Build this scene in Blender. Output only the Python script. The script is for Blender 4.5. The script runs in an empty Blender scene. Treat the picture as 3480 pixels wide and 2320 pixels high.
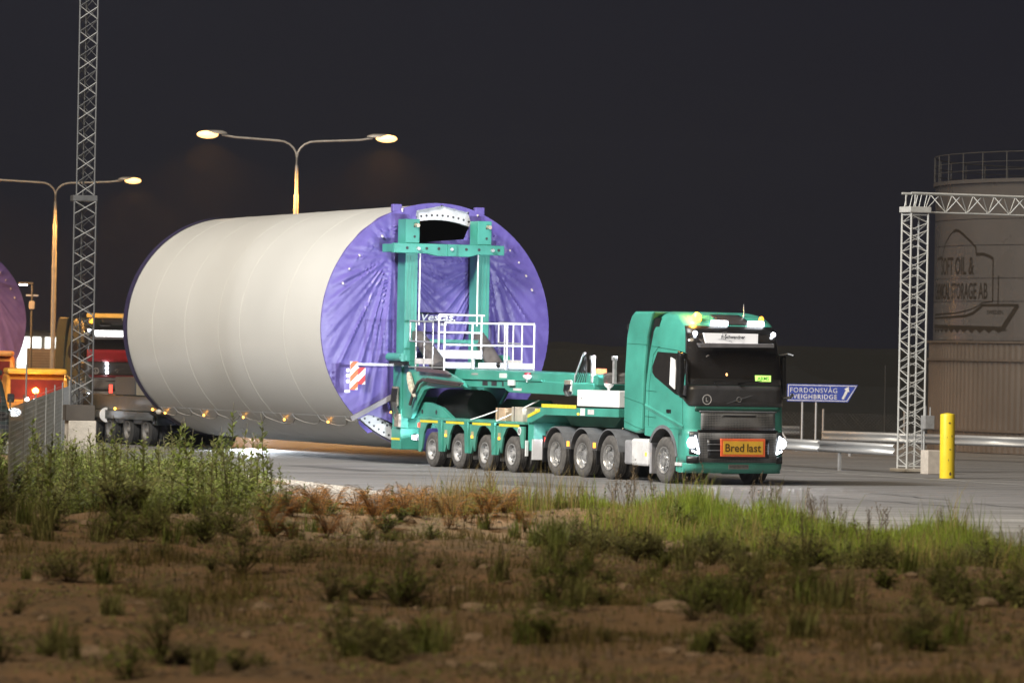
import bpy, bmesh, math, random
from mathutils import Vector, Matrix
R = math.radians
rnd = random.Random(7)
scene = bpy.context.scene
col = scene.collection

# ------------------------------------------------------------------ camera
camd = bpy.data.cameras.new('camera'); cam = bpy.data.objects.new('camera', camd); col.objects.link(cam)
camd.sensor_width = 36; camd.lens = 36 * 17015 / 3480
camd.clip_end = 6000; camd.clip_start = 0.5
cam.location = (0, 0, 2.94)
cam.rotation_euler = (Matrix.Rotation(R(90) + 37 / 17015, 3, 'X') @ Matrix.Rotation(R(1.1), 3, 'Z')).to_euler()
camd.dof.use_dof = True; camd.dof.focus_distance = 118; camd.dof.aperture_fstop = 2.2
scene.camera = cam
# ------------------------------------------------------------------ world: night sky, faint city glow
wd = bpy.data.worlds.new('World'); scene.world = wd; wd.use_nodes = True
nt = wd.node_tree; bg = nt.nodes['Background']
sky = nt.nodes.new('ShaderNodeTexSky'); sky.sky_type = 'NISHITA'; sky.sun_disc = False
sky.sun_elevation = R(-4); sky.sun_rotation = R(235)
mixw = nt.nodes.new('ShaderNodeMixRGB'); mixw.blend_type = 'ADD'; mixw.inputs[0].default_value = 0.02
# light pollution low over the yard, thin uneven cloud above
wtc = nt.nodes.new('ShaderNodeTexCoord'); wsep = nt.nodes.new('ShaderNodeSeparateXYZ'); nt.links.new(wtc.outputs['Generated'], wsep.inputs[0])
wmr = nt.nodes.new('ShaderNodeMapRange'); wmr.inputs['From Min'].default_value = -.01; wmr.inputs['From Max'].default_value = .11; nt.links.new(wsep.outputs['Z'], wmr.inputs[0])
wnz = nt.nodes.new('ShaderNodeTexNoise'); wnz.inputs['Scale'].default_value = 14; wnz.inputs['Detail'].default_value = 5; nt.links.new(wtc.outputs['Generated'], wnz.inputs['Vector'])
wad = nt.nodes.new('ShaderNodeMath'); wad.operation = 'MULTIPLY_ADD'; wad.inputs[1].default_value = .55; wad.inputs[2].default_value = -.27; nt.links.new(wnz.outputs['Fac'], wad.inputs[0])
wsm = nt.nodes.new('ShaderNodeMath'); wsm.operation = 'ADD'; nt.links.new(wmr.outputs[0], wsm.inputs[0]); nt.links.new(wad.outputs[0], wsm.inputs[1])
wrp = nt.nodes.new('ShaderNodeValToRGB'); wrp.color_ramp.elements[0].color = (.0102, .0094, .0125, 1); wrp.color_ramp.elements[1].color = (.012, .0118, .0172, 1)
nt.links.new(wsm.outputs[0], wrp.inputs[0]); nt.links.new(wrp.outputs[0], mixw.inputs[1])
nt.links.new(sky.outputs[0], mixw.inputs[2]); nt.links.new(mixw.outputs[0], bg.inputs[0]); bg.inputs[1].default_value = 1.0
# ------------------------------------------------------------------ fill light (the one sun lamp: warm soft fill added to brighten the foreground)
sd = bpy.data.lights.new('fill_sun', 'SUN'); sd.energy = 2.2; sd.angle = R(35); sd.color = (1, .83, .6)
so = bpy.data.objects.new('fill_sun', sd); col.objects.link(so)
so.rotation_euler = Vector((.42, .62, -.78)).to_track_quat('-Z', 'Y').to_euler()
# ------------------------------------------------------------------ assumed yard floodlight on its mast, unseen out of frame to the left
def lamp(name, kind, loc, energy, color, target=None, spot=60, blend=.5, radius=.1, parent=None):
    d = bpy.data.lights.new(name, kind); d.energy = energy; d.color = color
    if kind == 'SPOT': d.spot_size = R(spot); d.spot_blend = blend
    d.shadow_soft_size = radius
    o = bpy.data.objects.new(name, d); col.objects.link(o); o.location = loc
    if target is not None:
        o.rotation_euler = (Vector(target) - Vector(loc)).to_track_quat('-Z', 'Y').to_euler()
    if parent: o.parent = parent
    return o
FLOOD = (-22, 98, 27)
lamp('assumed_floodlight_beam', 'SPOT', FLOOD, 100000, (.98, .98, .97), (0, 122, 1.0), spot=130, blend=1.0, radius=4.2)  # assumed source, placed from the direction of shadows and shading

lamp('assumed_floodlight_beam', 'SPOT', (FLOOD[0], FLOOD[1]-.8, FLOOD[2]), 95000, (1, .95, .8), (9, 85, 0), spot=50, blend=1.0, radius=1.2)  # second beam added to brighten the verge grass

vs = scene.view_settings
vs.view_transform = 'Standard'; vs.look = 'None'; vs.exposure = .2; vs.gamma = 1
scene.display_settings.display_device = 'sRGB'
scene.cycles.use_denoising = True; scene.cycles.use_adaptive_sampling = True; scene.cycles.adaptive_threshold = .015
scene.cycles.max_bounces = 6; scene.cycles.diffuse_bounces = 3; scene.cycles.glossy_bounces = 3
scene.cycles.transparent_max_bounces = 8
scene.cycles.sample_clamp_indirect = 4; scene.cycles.sample_clamp_direct = 0
scene.cycles.caustics_reflective = False; scene.cycles.caustics_refractive = False

# ------------------------------------------------------------------ materials
MATS = {}
def mat(name, c, rough=.5, metal=0, var=.15, scale=5, bump=0, bscale=40, emit=None, es=0, coat=0, c2=None, detail=4, spec=.5, island=0, stretch=None, trans=0):
    if name in MATS: return MATS[name]
    m = bpy.data.materials.new(name); m.use_nodes = True; t = m.node_tree; n = t.nodes; b = n['Principled BSDF']
    b.inputs['Roughness'].default_value = rough; b.inputs['Metallic'].default_value = metal
    b.inputs['Specular IOR Level'].default_value = spec
    if coat: b.inputs['Coat Weight'].default_value = coat; b.inputs['Coat Roughness'].default_value = .12
    tc = n.new('ShaderNodeTexCoord'); src = tc.outputs['Object']
    if stretch:
        mp = n.new('ShaderNodeMapping'); mp.inputs['Scale'].default_value = stretch; t.links.new(src, mp.inputs[0]); src = mp.outputs[0]
    nz = n.new('ShaderNodeTexNoise'); nz.inputs['Scale'].default_value = scale; nz.inputs['Detail'].default_value = detail
    t.links.new(src, nz.inputs['Vector'])
    rp = n.new('ShaderNodeValToRGB'); rp.color_ramp.elements[0].position = .3; rp.color_ramp.elements[1].position = .7
    a = c2 if c2 else tuple(v * (1 - var) for v in c); d = c if c2 else tuple(min(1, v * (1 + var)) for v in c)
    rp.color_ramp.elements[0].color = (*a, 1); rp.color_ramp.elements[1].color = (*d, 1)
    t.links.new(nz.outputs['Fac'], rp.inputs[0])
    out = rp.outputs[0]
    if island:
        g = n.new('ShaderNodeNewGeometry'); hs = n.new('ShaderNodeHueSaturation'); mr = n.new('ShaderNodeMapRange')
        mr.inputs['To Min'].default_value = 1 - island; mr.inputs['To Max'].default_value = 1 + island
        t.links.new(g.outputs['Random Per Island'], mr.inputs[0]); t.links.new(mr.outputs[0], hs.inputs['Value']); t.links.new(out, hs.inputs['Color']); out = hs.outputs[0]
    t.links.new(out, b.inputs['Base Color'])
    rr = n.new('ShaderNodeMapRange'); rr.inputs['To Min'].default_value = max(.02, rough - .1); rr.inputs['To Max'].default_value = min(1, rough + .12)
    t.links.new(nz.outputs['Fac'], rr.inputs[0]); t.links.new(rr.outputs[0], b.inputs['Roughness'])
    if bump:
        n2 = n.new('ShaderNodeTexNoise'); n2.inputs['Scale'].default_value = bscale; n2.inputs['Detail'].default_value = 6
        t.links.new(src, n2.inputs['Vector'])
        bp = n.new('ShaderNodeBump'); bp.inputs['Strength'].default_value = bump; bp.inputs['Distance'].default_value = .05
        t.links.new(n2.outputs['Fac'], bp.inputs['Height']); t.links.new(bp.outputs[0], b.inputs['Normal'])
    if emit:
        b.inputs['Emission Color'].default_value = (*emit, 1); b.inputs['Emission Strength'].default_value = es
    if trans:
        tl = n.new('ShaderNodeBsdfTranslucent'); mx = n.new('ShaderNodeMixShader'); mx.inputs[0].default_value = trans
        t.links.new(out, tl.inputs[0]); t.links.new(b.outputs[0], mx.inputs[1]); t.links.new(tl.outputs[0], mx.inputs[2]); t.links.new(mx.outputs[0], n['Material Output'].inputs[0])
    MATS[name] = m
    return m
green = mat('teal green paint', (.055, .3, .235), .42, var=.22, scale=1.3, detail=9, coat=.25)
green2 = mat('teal green paint dusty', (.075, .29, .225), .5, var=.22, scale=2.5, bump=.05)
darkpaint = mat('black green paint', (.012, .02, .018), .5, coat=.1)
blackpl = mat('black plastic', (.012, .012, .013), .38, var=.3, scale=8)
glossblack = mat('gloss black panel', (.045, .044, .046), .35, coat=.3)
glass = mat('dark cab glass', (.02, .018, .017), .06, var=.1, spec=.7)
rubber = mat('tyre rubber dusty', (.085, .08, .075), .85, var=.35, scale=9, bump=.2, bscale=30)
steel = mat('galvanised steel', (.55, .56, .57), .42, .6, var=.15, scale=9)
alu = mat('bright wheel alloy', (.62, .62, .62), .28, .8, var=.15, scale=12)
wheelgrey = mat('grey wheel paint', (.42, .42, .42), .4, .3, var=.2, scale=9)
dark = mat('dark underside', (.02, .021, .021), .7, var=.3, scale=6)
darkgrey = mat('dark grey mudguard', (.13, .135, .145), .55, var=.2, scale=5)
white = mat('white paint', (.78, .79, .8), .35, var=.06, scale=4)
offwhite = mat('dusty white panel', (.6, .6, .6), .45, var=.12, scale=5)
yellow = mat('reflective yellow tape', (.72, .62, .05), .45, var=.12, scale=10)
amber = mat('amber lens lit', (.8, .3, .02), .3, emit=(1, .42, .05), es=7)
ambr0 = mat('amber lens dim', (.8, .3, .02), .3, emit=(1, .38, .04), es=2.5)
redl = mat('red lens lit', (.7, .03, .02), .3, emit=(1, .08, .05), es=2.2)
whl = mat('white lamp lit', (.9, .9, .95), .3, emit=(.86, .92, 1), es=14)
led = mat('led bar lit', (.9, .9, .95), .3, emit=(.9, .94, 1), es=9)
beaconm = mat('amber beacon lit', (.9, .45, .05), .3, emit=(1, .36, .035), es=9)
sodium = mat('sodium lamp lit', (1, .8, .5), .3, emit=(1, .53, .17), es=3.2)
lightbox = mat('lit roof sign', (.85, .85, .85), .5, var=.03, emit=(1, 1, 1), es=.42)
ink = mat('dark print', (.03, .03, .035), .6)
inkgrey = mat('grey print', (.22, .22, .24), .6)
tarpm = mat('purple tarpaulin', (.14, .11, .36), .42, var=.1, scale=3, bump=.05, bscale=7, c2=(.105, .079, .3), spec=.5)
towerm = mat('pale grey tower paint', (.6, .6, .575), .42, var=.03, scale=.45, detail=6, coat=.15)
seamm = mat('weld seam paint', (.64, .635, .58), .38, var=.12, scale=1.5)
orange = mat('reflective orange', (.9, .16, .05), .5, var=.08)
redp = mat('board red', (.5, .03, .03), .5)
wht = mat('reflective white', (.85, .85, .85), .4, var=.04)
conc = mat('concrete', (.42, .38, .32), .85, var=.2, scale=4, bump=.25, bscale=20)
wood = mat('pale timber', (.5, .36, .24), .75, var=.25, scale=3, stretch=(1, 6, 1))

# ------------------------------------------------------------------ mesh helpers
class MB:
    def __init__(s): s.v = []; s.f = []
    def add(s, vs, fs):
        o = len(s.v); s.v += [tuple(p) for p in vs]; s.f += [tuple(i + o for i in f) for f in fs]; return s
    def box(s, x0, x1, y0, y1, z0, z1):
        return s.add([(x0,y0,z0),(x1,y0,z0),(x1,y1,z0),(x0,y1,z0),(x0,y0,z1),(x1,y0,z1),(x1,y1,z1),(x0,y1,z1)],
                     [(0,3,2,1),(4,5,6,7),(0,1,5,4),(1,2,6,5),(2,3,7,6),(3,0,4,7)])
    def prism(s, pts, a, b, ax='Y'):
        n = len(pts)
        f = {'Y': lambda p, t: (p[0], t, p[1]), 'X': lambda p, t: (t, p[0], p[1]), 'Z': lambda p, t: (p[0], p[1], t)}[ax]
        vs = [f(p, a) for p in pts] + [f(p, b) for p in pts]
        return s.add(vs, [tuple(range(n)), tuple(range(2*n-1, n-1, -1))] + [(i, n+i, n+(i+1) % n, (i+1) % n) for i in range(n)])
    def cyl(s, p0, p1, r0, r1=None, n=12, caps=True):
        r1 = r0 if r1 is None else r1
        p0, p1 = Vector(p0), Vector(p1); d = (p1 - p0).normalized()
        a = d.orthogonal().normalized(); b = d.cross(a)
        vs = [p0 + (a*math.cos(t)+b*math.sin(t))*r0 for t in (2*math.pi*i/n for i in range(n))] + [p1 + (a*math.cos(t)+b*math.sin(t))*r1 for t in (2*math.pi*i/n for i in range(n))]
        fs = [(i, (i+1) % n, n+(i+1) % n, n+i) for i in range(n)]
        if caps: fs += [tuple(range(n-1, -1, -1)), tuple(range(n, 2*n))]
        return s.add(vs, fs)
    def tube(s, pts, r, n=6):
        pts = [Vector(p) for p in pts]; vs = []; ref = None
        for i, p in enumerate(pts):
            d = (pts[min(i+1, len(pts)-1)] - pts[max(i-1, 0)]).normalized()
            a = d.orthogonal().normalized() if ref is None else (ref - d*ref.dot(d)).normalized()
            ref = a; b = d.cross(a); rr = r[i] if isinstance(r, (list, tuple)) else r
            vs += [p + (a*math.cos(2*math.pi*k/n)+b*math.sin(2*math.pi*k/n))*rr for k in range(n)]
        m = len(pts)
        fs = [(i*n+k, i*n+(k+1) % n, (i+1)*n+(k+1) % n, (i+1)*n+k) for i in range(m-1) for k in range(n)]
        return s.add(vs, fs + [tuple(range(n-1, -1, -1)), tuple(range((m-1)*n, m*n))])
    def lathe(s, prof, n=28, ax='Y', c=(0, 0, 0), close=False):
        m = len(prof); vs = []
        for i in range(n):
            t = 2*math.pi*i/n
            for r, h in prof:
                p = {'Y': (r*math.cos(t), h, r*math.sin(t)), 'Z': (r*math.cos(t), r*math.sin(t), h), 'X': (h, r*math.cos(t), r*math.sin(t))}[ax]
                vs.append((p[0]+c[0], p[1]+c[1], p[2]+c[2]))
        mm = m if close else m-1
        return s.add(vs, [(i*m+k, i*m+(k+1) % m, ((i+1) % n)*m+(k+1) % m, ((i+1) % n)*m+k) for i in range(n) for k in range(mm)])
    def grid(s, fn, nu, nv):
        vs = [fn(i/nu, j/nv) for j in range(nv+1) for i in range(nu+1)]; w = nu+1
        return s.add(vs, [(j*w+i, j*w+i+1, (j+1)*w+i+1, (j+1)*w+i) for j in range(nv) for i in range(nu)])
    def ball(s, c, r, n=10, sc=(1, 1, 1)):
        m = n//2
        vs = [(c[0]+r*sc[0]*math.sin(math.pi*j/m)*math.cos(2*math.pi*i/n), c[1]+r*sc[1]*math.sin(math.pi*j/m)*math.sin(2*math.pi*i/n), c[2]+r*sc[2]*math.cos(math.pi*j/m)) for j in range(m+1) for i in range(n)]
        return s.add(vs, [(j*n+i, (j+1)*n+i, (j+1)*n+(i+1) % n, j*n+(i+1) % n) for j in range(m) for i in range(n)])
    def mesh(s, name, m, smooth=None):
        me = bpy.data.meshes.new(name); me.from_pydata(s.v, [], s.f); me.validate()
        bm = bmesh.new(); bm.from_mesh(me)
        if smooth != 'raw': bmesh.ops.recalc_face_normals(bm, faces=bm.faces)
        bm.to_mesh(me); bm.free()
        if m: me.materials.append(m)
        if smooth:
            for p in me.polygons: p.use_smooth = True
            if smooth != 'raw': me.set_sharp_from_angle(angle=R(35))
        return me
OFF = {}
def link(name, me, parent=None, loc=None):
    o = bpy.data.objects.new(name, me); col.objects.link(o)
    if parent is not None:
        o.parent = parent
        o.location = OFF.get(parent.name, (0, 0, 0)) if loc is None else loc
    elif loc is not None: o.location = loc
    return o
def part(name, mb, m, parent=None, smooth=None, bevel=0, solid=0, loc=None):
    o = link(name, mb.mesh(name, m, smooth), parent, loc)
    if solid:
        d = o.modifiers.new('s', 'SOLIDIFY'); d.thickness = solid; d.offset = -1
    if bevel:
        d = o.modifiers.new('b', 'BEVEL'); d.width = bevel; d.segments = 2; d.limit_method = 'ANGLE'; d.angle_limit = R(40)
    return o
def tag(o, label, cat, group=None, kind=None):
    if label: o['label'] = label
    if cat: o['category'] = cat
    if group: o['group'] = group
    if kind: o['kind'] = kind
    return o
def B(*a): return MB().box(*a)
def thing(name, label, cat, loc=(0, 0, 0), rz=0, group=None, off=None):
    o = bpy.data.objects.new(name, None); col.objects.link(o); o.empty_display_size = .2
    o.location = loc; o.rotation_euler = (0, 0, rz)
    if off: OFF[o.name] = off
    return tag(o, label, cat, group)
UNIT = {}
def rod(name, p0, p1, r, m, parent, square=False):
    k = (m.name, square)
    if k not in UNIT:
        mb = MB().cyl((0, 0, 0), (0, 0, 1), 1, n=4 if square else 7); UNIT[k] = mb.mesh('rod', m, None if square else True)
    o = bpy.data.objects.new(name, UNIT[k]); col.objects.link(o); o.parent = parent
    off = Vector(OFF.get(parent.name, (0, 0, 0)))
    p0, p1 = Vector(p0), Vector(p1); d = p1 - p0
    o.location = p0 + off; o.rotation_mode = 'QUATERNION'; o.rotation_quaternion = d.to_track_quat('Z', 'Y'); o.scale = (r, r, d.length)
    return o
def copy_tree(o, parent=None):
    c = o.copy(); col.objects.link(c); c.parent = parent
    for ch in list(o.children): copy_tree(ch, c)
    return c
def text_mesh(s, w, h, depth=.004, bold=0, sp=1.0):
    cu = bpy.data.curves.new('t', 'FONT'); cu.body = s; cu.extrude = 0; cu.offset = bold; cu.space_character = sp; cu.resolution_u = 3
    o = bpy.data.objects.new('t', cu); col.objects.link(o)
    dg = bpy.context.evaluated_depsgraph_get(); me = bpy.data.meshes.new_from_object(o.evaluated_get(dg))
    bpy.data.objects.remove(o); bpy.data.curves.remove(cu)
    xs = [v.co.x for v in me.vertices]; ys = [v.co.y for v in me.vertices]
    sx = w/(max(xs)-min(xs)); sy = h/(max(ys)-min(ys)) if h else sx
    x0, y0 = min(xs), min(ys)
    pts = [((v.co.x-x0)*sx, (v.co.y-y0)*sy) for v in me.vertices]; fs = [tuple(p.vertices) for p in me.polygons]
    bpy.data.meshes.remove(me)
    return pts, fs
def text(name, s, fn, w, h, m, parent, bold=0, sp=1.0):
    """flat lettering; fn maps (x, y) of the text block to 3-D"""
    pts, fs = text_mesh(s, w, h, bold=bold, sp=sp)
    me = bpy.data.meshes.new(name); me.from_pydata([fn(x, y) for x, y in pts], [], fs); me.materials.append(m)
    return link(name, me, parent)

# ------------------------------------------------------------------ the convoy's frame: x forward, y to its far side, z up
TH = math.atan(5226/11500); SN, CS = math.sin(TH), math.cos(TH)
ORG = (4.6785, 115.798); ANG = math.atan2(-CS, SN)
def W(X, Y, z=0, o=ORG): return (o[0]+X*SN+Y*CS, o[1]-X*CS+Y*SN, z)
def vroot(name, label, cat, X0, group=None, o=ORG): return thing(name, label, cat, W(X0, 0, 0, o), ANG, group, (-X0, 0, 0))
# ================================================================== SETTING
from mathutils import noise as mn
VERGE = [(-140, 330), (-40, 190), (-16, 140), (-9.5, 122), (-5.5, 113.5), (-3, 105), (-1.5, 98), (1.5, 92), (5, 84.5), (8.5, 77), (14, 67), (30, 45), (70, 10)]
def verge_y(x):
    for (a, b), (c, d) in zip(VERGE, VERGE[1:]):
        if a <= x <= c: return b+(d-b)*(x-a)/(c-a)
    return 330 if x < -140 else 10
def hgt(x, y):
    d = verge_y(x) - y
    if d < .3: return -.05
    k = min(1, (d-.3)/3)
    n = mn.noise((x*4.1, y*3.3, 7))*.03 + mn.fractal((x*.12, y*.12, 3.1), 1, 2, 4)*.16 + mn.fractal((x*.55, y*.4, 9), 1, 2, 4)*.09 + mn.noise((x*2.1, y*1.6, 4))*.035
    ridge = .22*math.exp(-((y-(83+.55*x if x < 4 else 85-.5*x))/2.2)**2)
    return -.05 + k*(.05 + n + ridge)
def spaced(lo, hi, step, far, k=1.5):
    a = [lo + i*step for i in range(int((hi-lo)/step)+1)]
    s = step
    while a[-1] < far: s *= k; a.append(a[-1]+s)
    s = step; 
    while a[0] > -far: s *= k; a.insert(0, a[0]-s)
    return a
clampv = lambda a: sorted({max(-600, min(600, v)) for v in a})
gx = clampv(spaced(-13, 13, .3, 700)); gy = clampv(spaced(40, 124, .33, 700))
mb = MB(); nx = len(gx)
mb.v = [(x, y, hgt(x, y) if y > 20 else 0) for y in gy for x in gx]
mb.f = [(j*nx+i, j*nx+i+1, (j+1)*nx+i+1, (j+1)*nx+i) for j in range(len(gy)-1) for i in range(nx-1)]
soil = mat('bare earth', (.235, .138, .072), .95, scale=1.1, c2=(.115, .082, .038), bump=1, bscale=5, detail=12)
tag(part('ground', mb, soil, smooth='raw'), None, None, kind='structure')
def asphalt_mat():
    m = mat('asphalt', (.2, .193, .19), .66, c2=(.155, .15, .148), scale=.35, detail=8, bump=.35, bscale=45)
    t = m.node_tree; n = t.nodes; b = n['Principled BSDF']
    src = b.inputs['Base Color'].links[0].from_socket
    n2 = n.new('ShaderNodeTexNoise'); n2.inputs['Scale'].default_value = 60; n2.inputs['Detail'].default_value = 3
    tc = n.new('ShaderNodeTexCoord'); t.links.new(tc.outputs['Object'], n2.inputs[0])
    w = n.new('ShaderNodeTexNoise'); w.inputs['Scale'].default_value = .8; w.inputs['Detail'].default_value = 3
    mp = n.new('ShaderNodeMapping'); mp.inputs['Rotation'].default_value = (0, 0, -ANG); mp.inputs['Scale'].default_value = (.03, 1.6, 1)
    t.links.new(tc.outputs['Object'], mp.inputs[0]); t.links.new(mp.outputs[0], w.inputs[0])
    x = n.new('ShaderNodeMixRGB'); x.blend_type = 'OVERLAY'; x.inputs[0].default_value = .35
    t.links.new(src, x.inputs[1]); t.links.new(n2.outputs[0], x.inputs[2])
    y = n.new('ShaderNodeMixRGB'); y.blend_type = 'OVERLAY'; y.inputs[0].default_value = .85
    t.links.new(x.outputs[0], y.inputs[1]); t.links.new(w.outputs[0], y.inputs[2]); t.links.new(y.outputs[0], b.inputs['Base Color'])
    return m
asph = asphalt_mat()
def sheet(name, pts, z, m):
    bm = bmesh.new(); f = bm.faces.new([bm.verts.new((x, y, z)) for x, y in pts])
    bmesh.ops.triangulate(bm, faces=[f]); bmesh.ops.recalc_face_normals(bm, faces=bm.faces)
    for q in bm.faces:
        if q.normal.z < 0: q.normal_flip()
    me = bpy.data.meshes.new(name); bm.to_mesh(me); bm.free(); me.materials.append(m)
    return tag(link(name, me), None, None, kind='structure')
def wob(pts, amp, n=10):
    out = []
    for (a, b), (c, d) in zip(pts, pts[1:]):
        for i in range(n):
            t = i/n; x, y = a+(c-a)*t, b+(d-b)*t; k = mn.noise((x*1.3, y*1.3, 2))*amp
            out.append((x+k*.7, y+k))
    return out+[pts[-1]]
edge = wob(VERGE[2:11], .5)
sheet('road', [(-590, 330), (-140, 330), (-40, 190)] + edge + [(30, 45), (70, 10), (590, 10), (590, 595), (-590, 595)], 0, asph)
gravelm = mat('pale gravel', (.42, .38, .33), .95, c2=(.2, .18, .15), scale=9, detail=8, bump=1, bscale=30)
gv = [(-11, 120), (-9.5, 122.4), (-5.5, 113.9), (-3, 105.4), (-1.5, 98.4), (1.2, 93.8), (-.6, 92.5), (-2.6, 94.5), (-4.6, 100), (-7, 107)]
sheet('gravel_verge', wob(gv + gv[:1], .6, 8)[:-1], .008, gravelm)
# paint line along the road's far side
linem = mat('worn road paint', (.62, .62, .6), .6, c2=(.3, .3, .29), scale=3, detail=8)
sheet('road_line', [W(-90, 8.6)[:2], W(14, 8.6)[:2], W(14, 8.74)[:2], W(-90, 8.74)[:2]], .005, linem)
sheet('road_line', [W(-120, -4.4)[:2], W(-32, -4.4)[:2], W(-32, -4.28)[:2], W(-120, -4.28)[:2]], .005, linem)

# dark embankment behind the right-hand fence, wooded rise far behind the left
def ridge(name, x0, x1, y0, y1, hf, seed, m):
    mb = MB(); nx, ny = 60, 14
    def fn(s, t):
        x, y = x0+(x1-x0)*s, y0+(y1-y0)*t
        k = math.sin(math.pi*min(1, t*1.15))**.8 if t < .87 else .02
        return (x, y, -.06+hf(x)*k*(1+.18*mn.fractal((x*.15, y*.15, seed), 1, 2, 3))+.12*mn.noise((x*1.5, y*1.5, seed))*k)
    mb.grid(fn, nx, ny); return tag(part(name, mb, m, smooth='raw'), None, None, kind='structure')
dkg = mat('unlit scrub bank', (.005, .006, .005), .95, var=.4, scale=2, bump=.8, bscale=6)  # near-black colour stands in for far ground lying unlit
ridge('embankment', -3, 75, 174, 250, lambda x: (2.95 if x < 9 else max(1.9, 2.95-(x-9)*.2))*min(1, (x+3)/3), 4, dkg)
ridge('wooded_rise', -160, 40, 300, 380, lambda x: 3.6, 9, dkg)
# repaired patches and sealed cracks in the asphalt
patchm = mat('newer asphalt patch', (.11, .108, .108), .7, var=.2, scale=3, bump=.3, bscale=40)
tarm = mat('crack sealant', (.03, .03, .03), .5)
for q in ([(-1, -6.2), (4, -6.2), (4, -4.6), (-1, -4.6)], [(-13, -5.4), (-8, -5.4), (-8, -4.7), (-13, -4.7)], [(9, 4.2), (20, 4.2), (20, 5.4), (9, 5.4)]):
    sheet('asphalt_patch', [W(a, b)[:2] for a, b in q], .004, patchm)
rk = random.Random(3)
for k in range(9):
    X, Y = rk.uniform(-16, 14), rk.uniform(-9, 7); dx, dy = (rk.uniform(3, 8), rk.uniform(-.5, .5)) if k % 2 else (rk.uniform(-.6, .6), rk.uniform(2, 5)); P = []
    for i in range(9): P.append((X+dx*i/8+rk.uniform(-.12, .12), Y+dy*i/8+rk.uniform(-.12, .12)))
    w_ = .03; sheet('crack_seal', [W(a+(w_ if not k % 2 else 0), b+(w_ if k % 2 else 0))[:2] for a, b in P]+[W(a-(w_ if not k % 2 else 0), b-(w_ if k % 2 else 0))[:2] for a, b in reversed(P)], .0085, tarm)
# ---------------------------------------------------------------- storage tank with painted ship emblem
TC = (23.5, 165.0); TR = 9.6
def tp(deg, z, r=TR): a = R(deg); return (r*math.sin(a), -r*math.cos(a), z)
tankm = mat('brown grey tank paint', (.105, .097, .093), .28, var=.08, scale=.6, coat=.3)
clad = mat('brown corrugated cladding', (.115, .094, .078), .5, var=.12, scale=.7)
tank = thing('storage_tank', 'large brown storage tank with a painted ship emblem behind the lattice gantry', 'storage tank', (*TC, 0))
def bandring(z0, z1, r, n=160): return MB().lathe([(r-.03, z0), (r, z0), (r, z1), (r-.03, z1)], n, 'Z', close=True)
# shell plates in four courses, recessed joints between them
zs = [3.6, 4.86, 5.6, 6.66, 7.5, 8.66]
for a, b in zip(zs, zs[1:]):
    part('shell_course', bandring(a+.012, b-.012, TR), tankm, tank, True)
part('core', MB().lathe([(0, .05), (TR-.035, .05), (TR-.035, 8.6), (0, 8.9)], 120, 'Z'), tankm, tank, True)
part('rim', bandring(8.66, 8.78, TR+.08), tankm, tank, True)
mb = MB(); n = 900
prof = [[tp(360*i/n, z, TR+.1+(.022 if (i//2) % 2 else 0)) for i in range(n)] for z in (0.02, 3.57)]
mb.add(prof[0]+prof[1], [(i, (i+1) % n, n+(i+1) % n, n+i) for i in range(n)])
part('corrugated_skirt', mb, clad, tank)
for z in (.72, 2.98, 3.56): part('ledge', bandring(z-.035, z+.035, TR+.19), mat('ledge', (.1, .08, .065), .6), tank, True)
for z, r in ((8.78+.28, .012), (8.78+.55, .012), (8.78+.85, .018)):
    part('guard_rail', MB().lathe([(TR+.05+r*math.cos(t), z+r*math.sin(t)) for t in (0, 1.57, 3.14, 4.71)], 140, 'Z', close=True), mat('dull rail', (.06, .058, .056), .7), tank)
for k in range(48): rod('rail_post', tp(k*7.5-2, 8.7, TR+.05), tp(k*7.5-2, 9.63, TR+.05), .02, mat('dull rail', (.06, .058, .056), .7), tank)
tprint = mat('dark brown print', (.022, .016, .01), .6)
def stroke(name, pts, wd, wdeg=None):
    """painted line on the tank: pts are (degree, z)"""
    mb = MB(); P = []
    for (a, b), (c, d) in zip(pts, pts[1:]):
        m = max(2, int(abs(c-a)/1.2)+1)
        P += [(a+(c-a)*i/m, b+(d-b)*i/m) for i in range(m)]
    P.append(pts[-1]); k = math.pi*TR/180; vs = []
    for i, (a, z) in enumerate(P):
        q0, q1 = P[max(0, i-1)], P[min(len(P)-1, i+1)]
        dx, dz = (q1[0]-q0[0])*k, q1[1]-q0[1]; l = math.hypot(dx, dz) or 1; nxx, nzz = -dz/l, dx/l
        w = wd[0]+(wd[1]-wd[0])*i/(len(P)-1) if isinstance(wd, tuple) else wd
        for s in (-.5, .5): vs.append(tp(a+s*w*nxx/k, z+s*w*nzz, TR+.006))
    mb.add(vs, [(2*i, 2*i+1, 2*i+3, 2*i+2) for i in range(len(P)-1)])
    return part(name, mb, tprint, tank)
stroke('emblem_line', [(-86, 6.26), (-81.5, 6.3)], .1)
stroke('emblem_line', [(-81, 6.3), (-80.9, 6.45), (-79.2, 6.75), (-76.2, 7.02), (-74.2, 7.14)], (.03, .06))
stroke('emblem_line', [(-74.2, 7.14), (-73, 7.16), (-71.4, 7.13), (-69.8, 7.04), (-66.2, 6.77), (-64.4, 6.6), (-64.2, 6.4)], (.1, .07))
stroke('emblem_line', [(-64.2, 6.37), (-61.6, 6.37), (-59.6, 6.3), (-58.4, 6.22)], .1)
stroke('emblem_line', [(-58.4, 6.22), (-58.3, 4.86)], .06); stroke('emblem_line', [(-58.3, 4.85), (-61.7, 4.82), (-63.2, 4.71), (-66, 4.6), (-69.8, 4.52), (-73.1, 4.48), (-88, 4.44)], (.03, .06))
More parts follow.
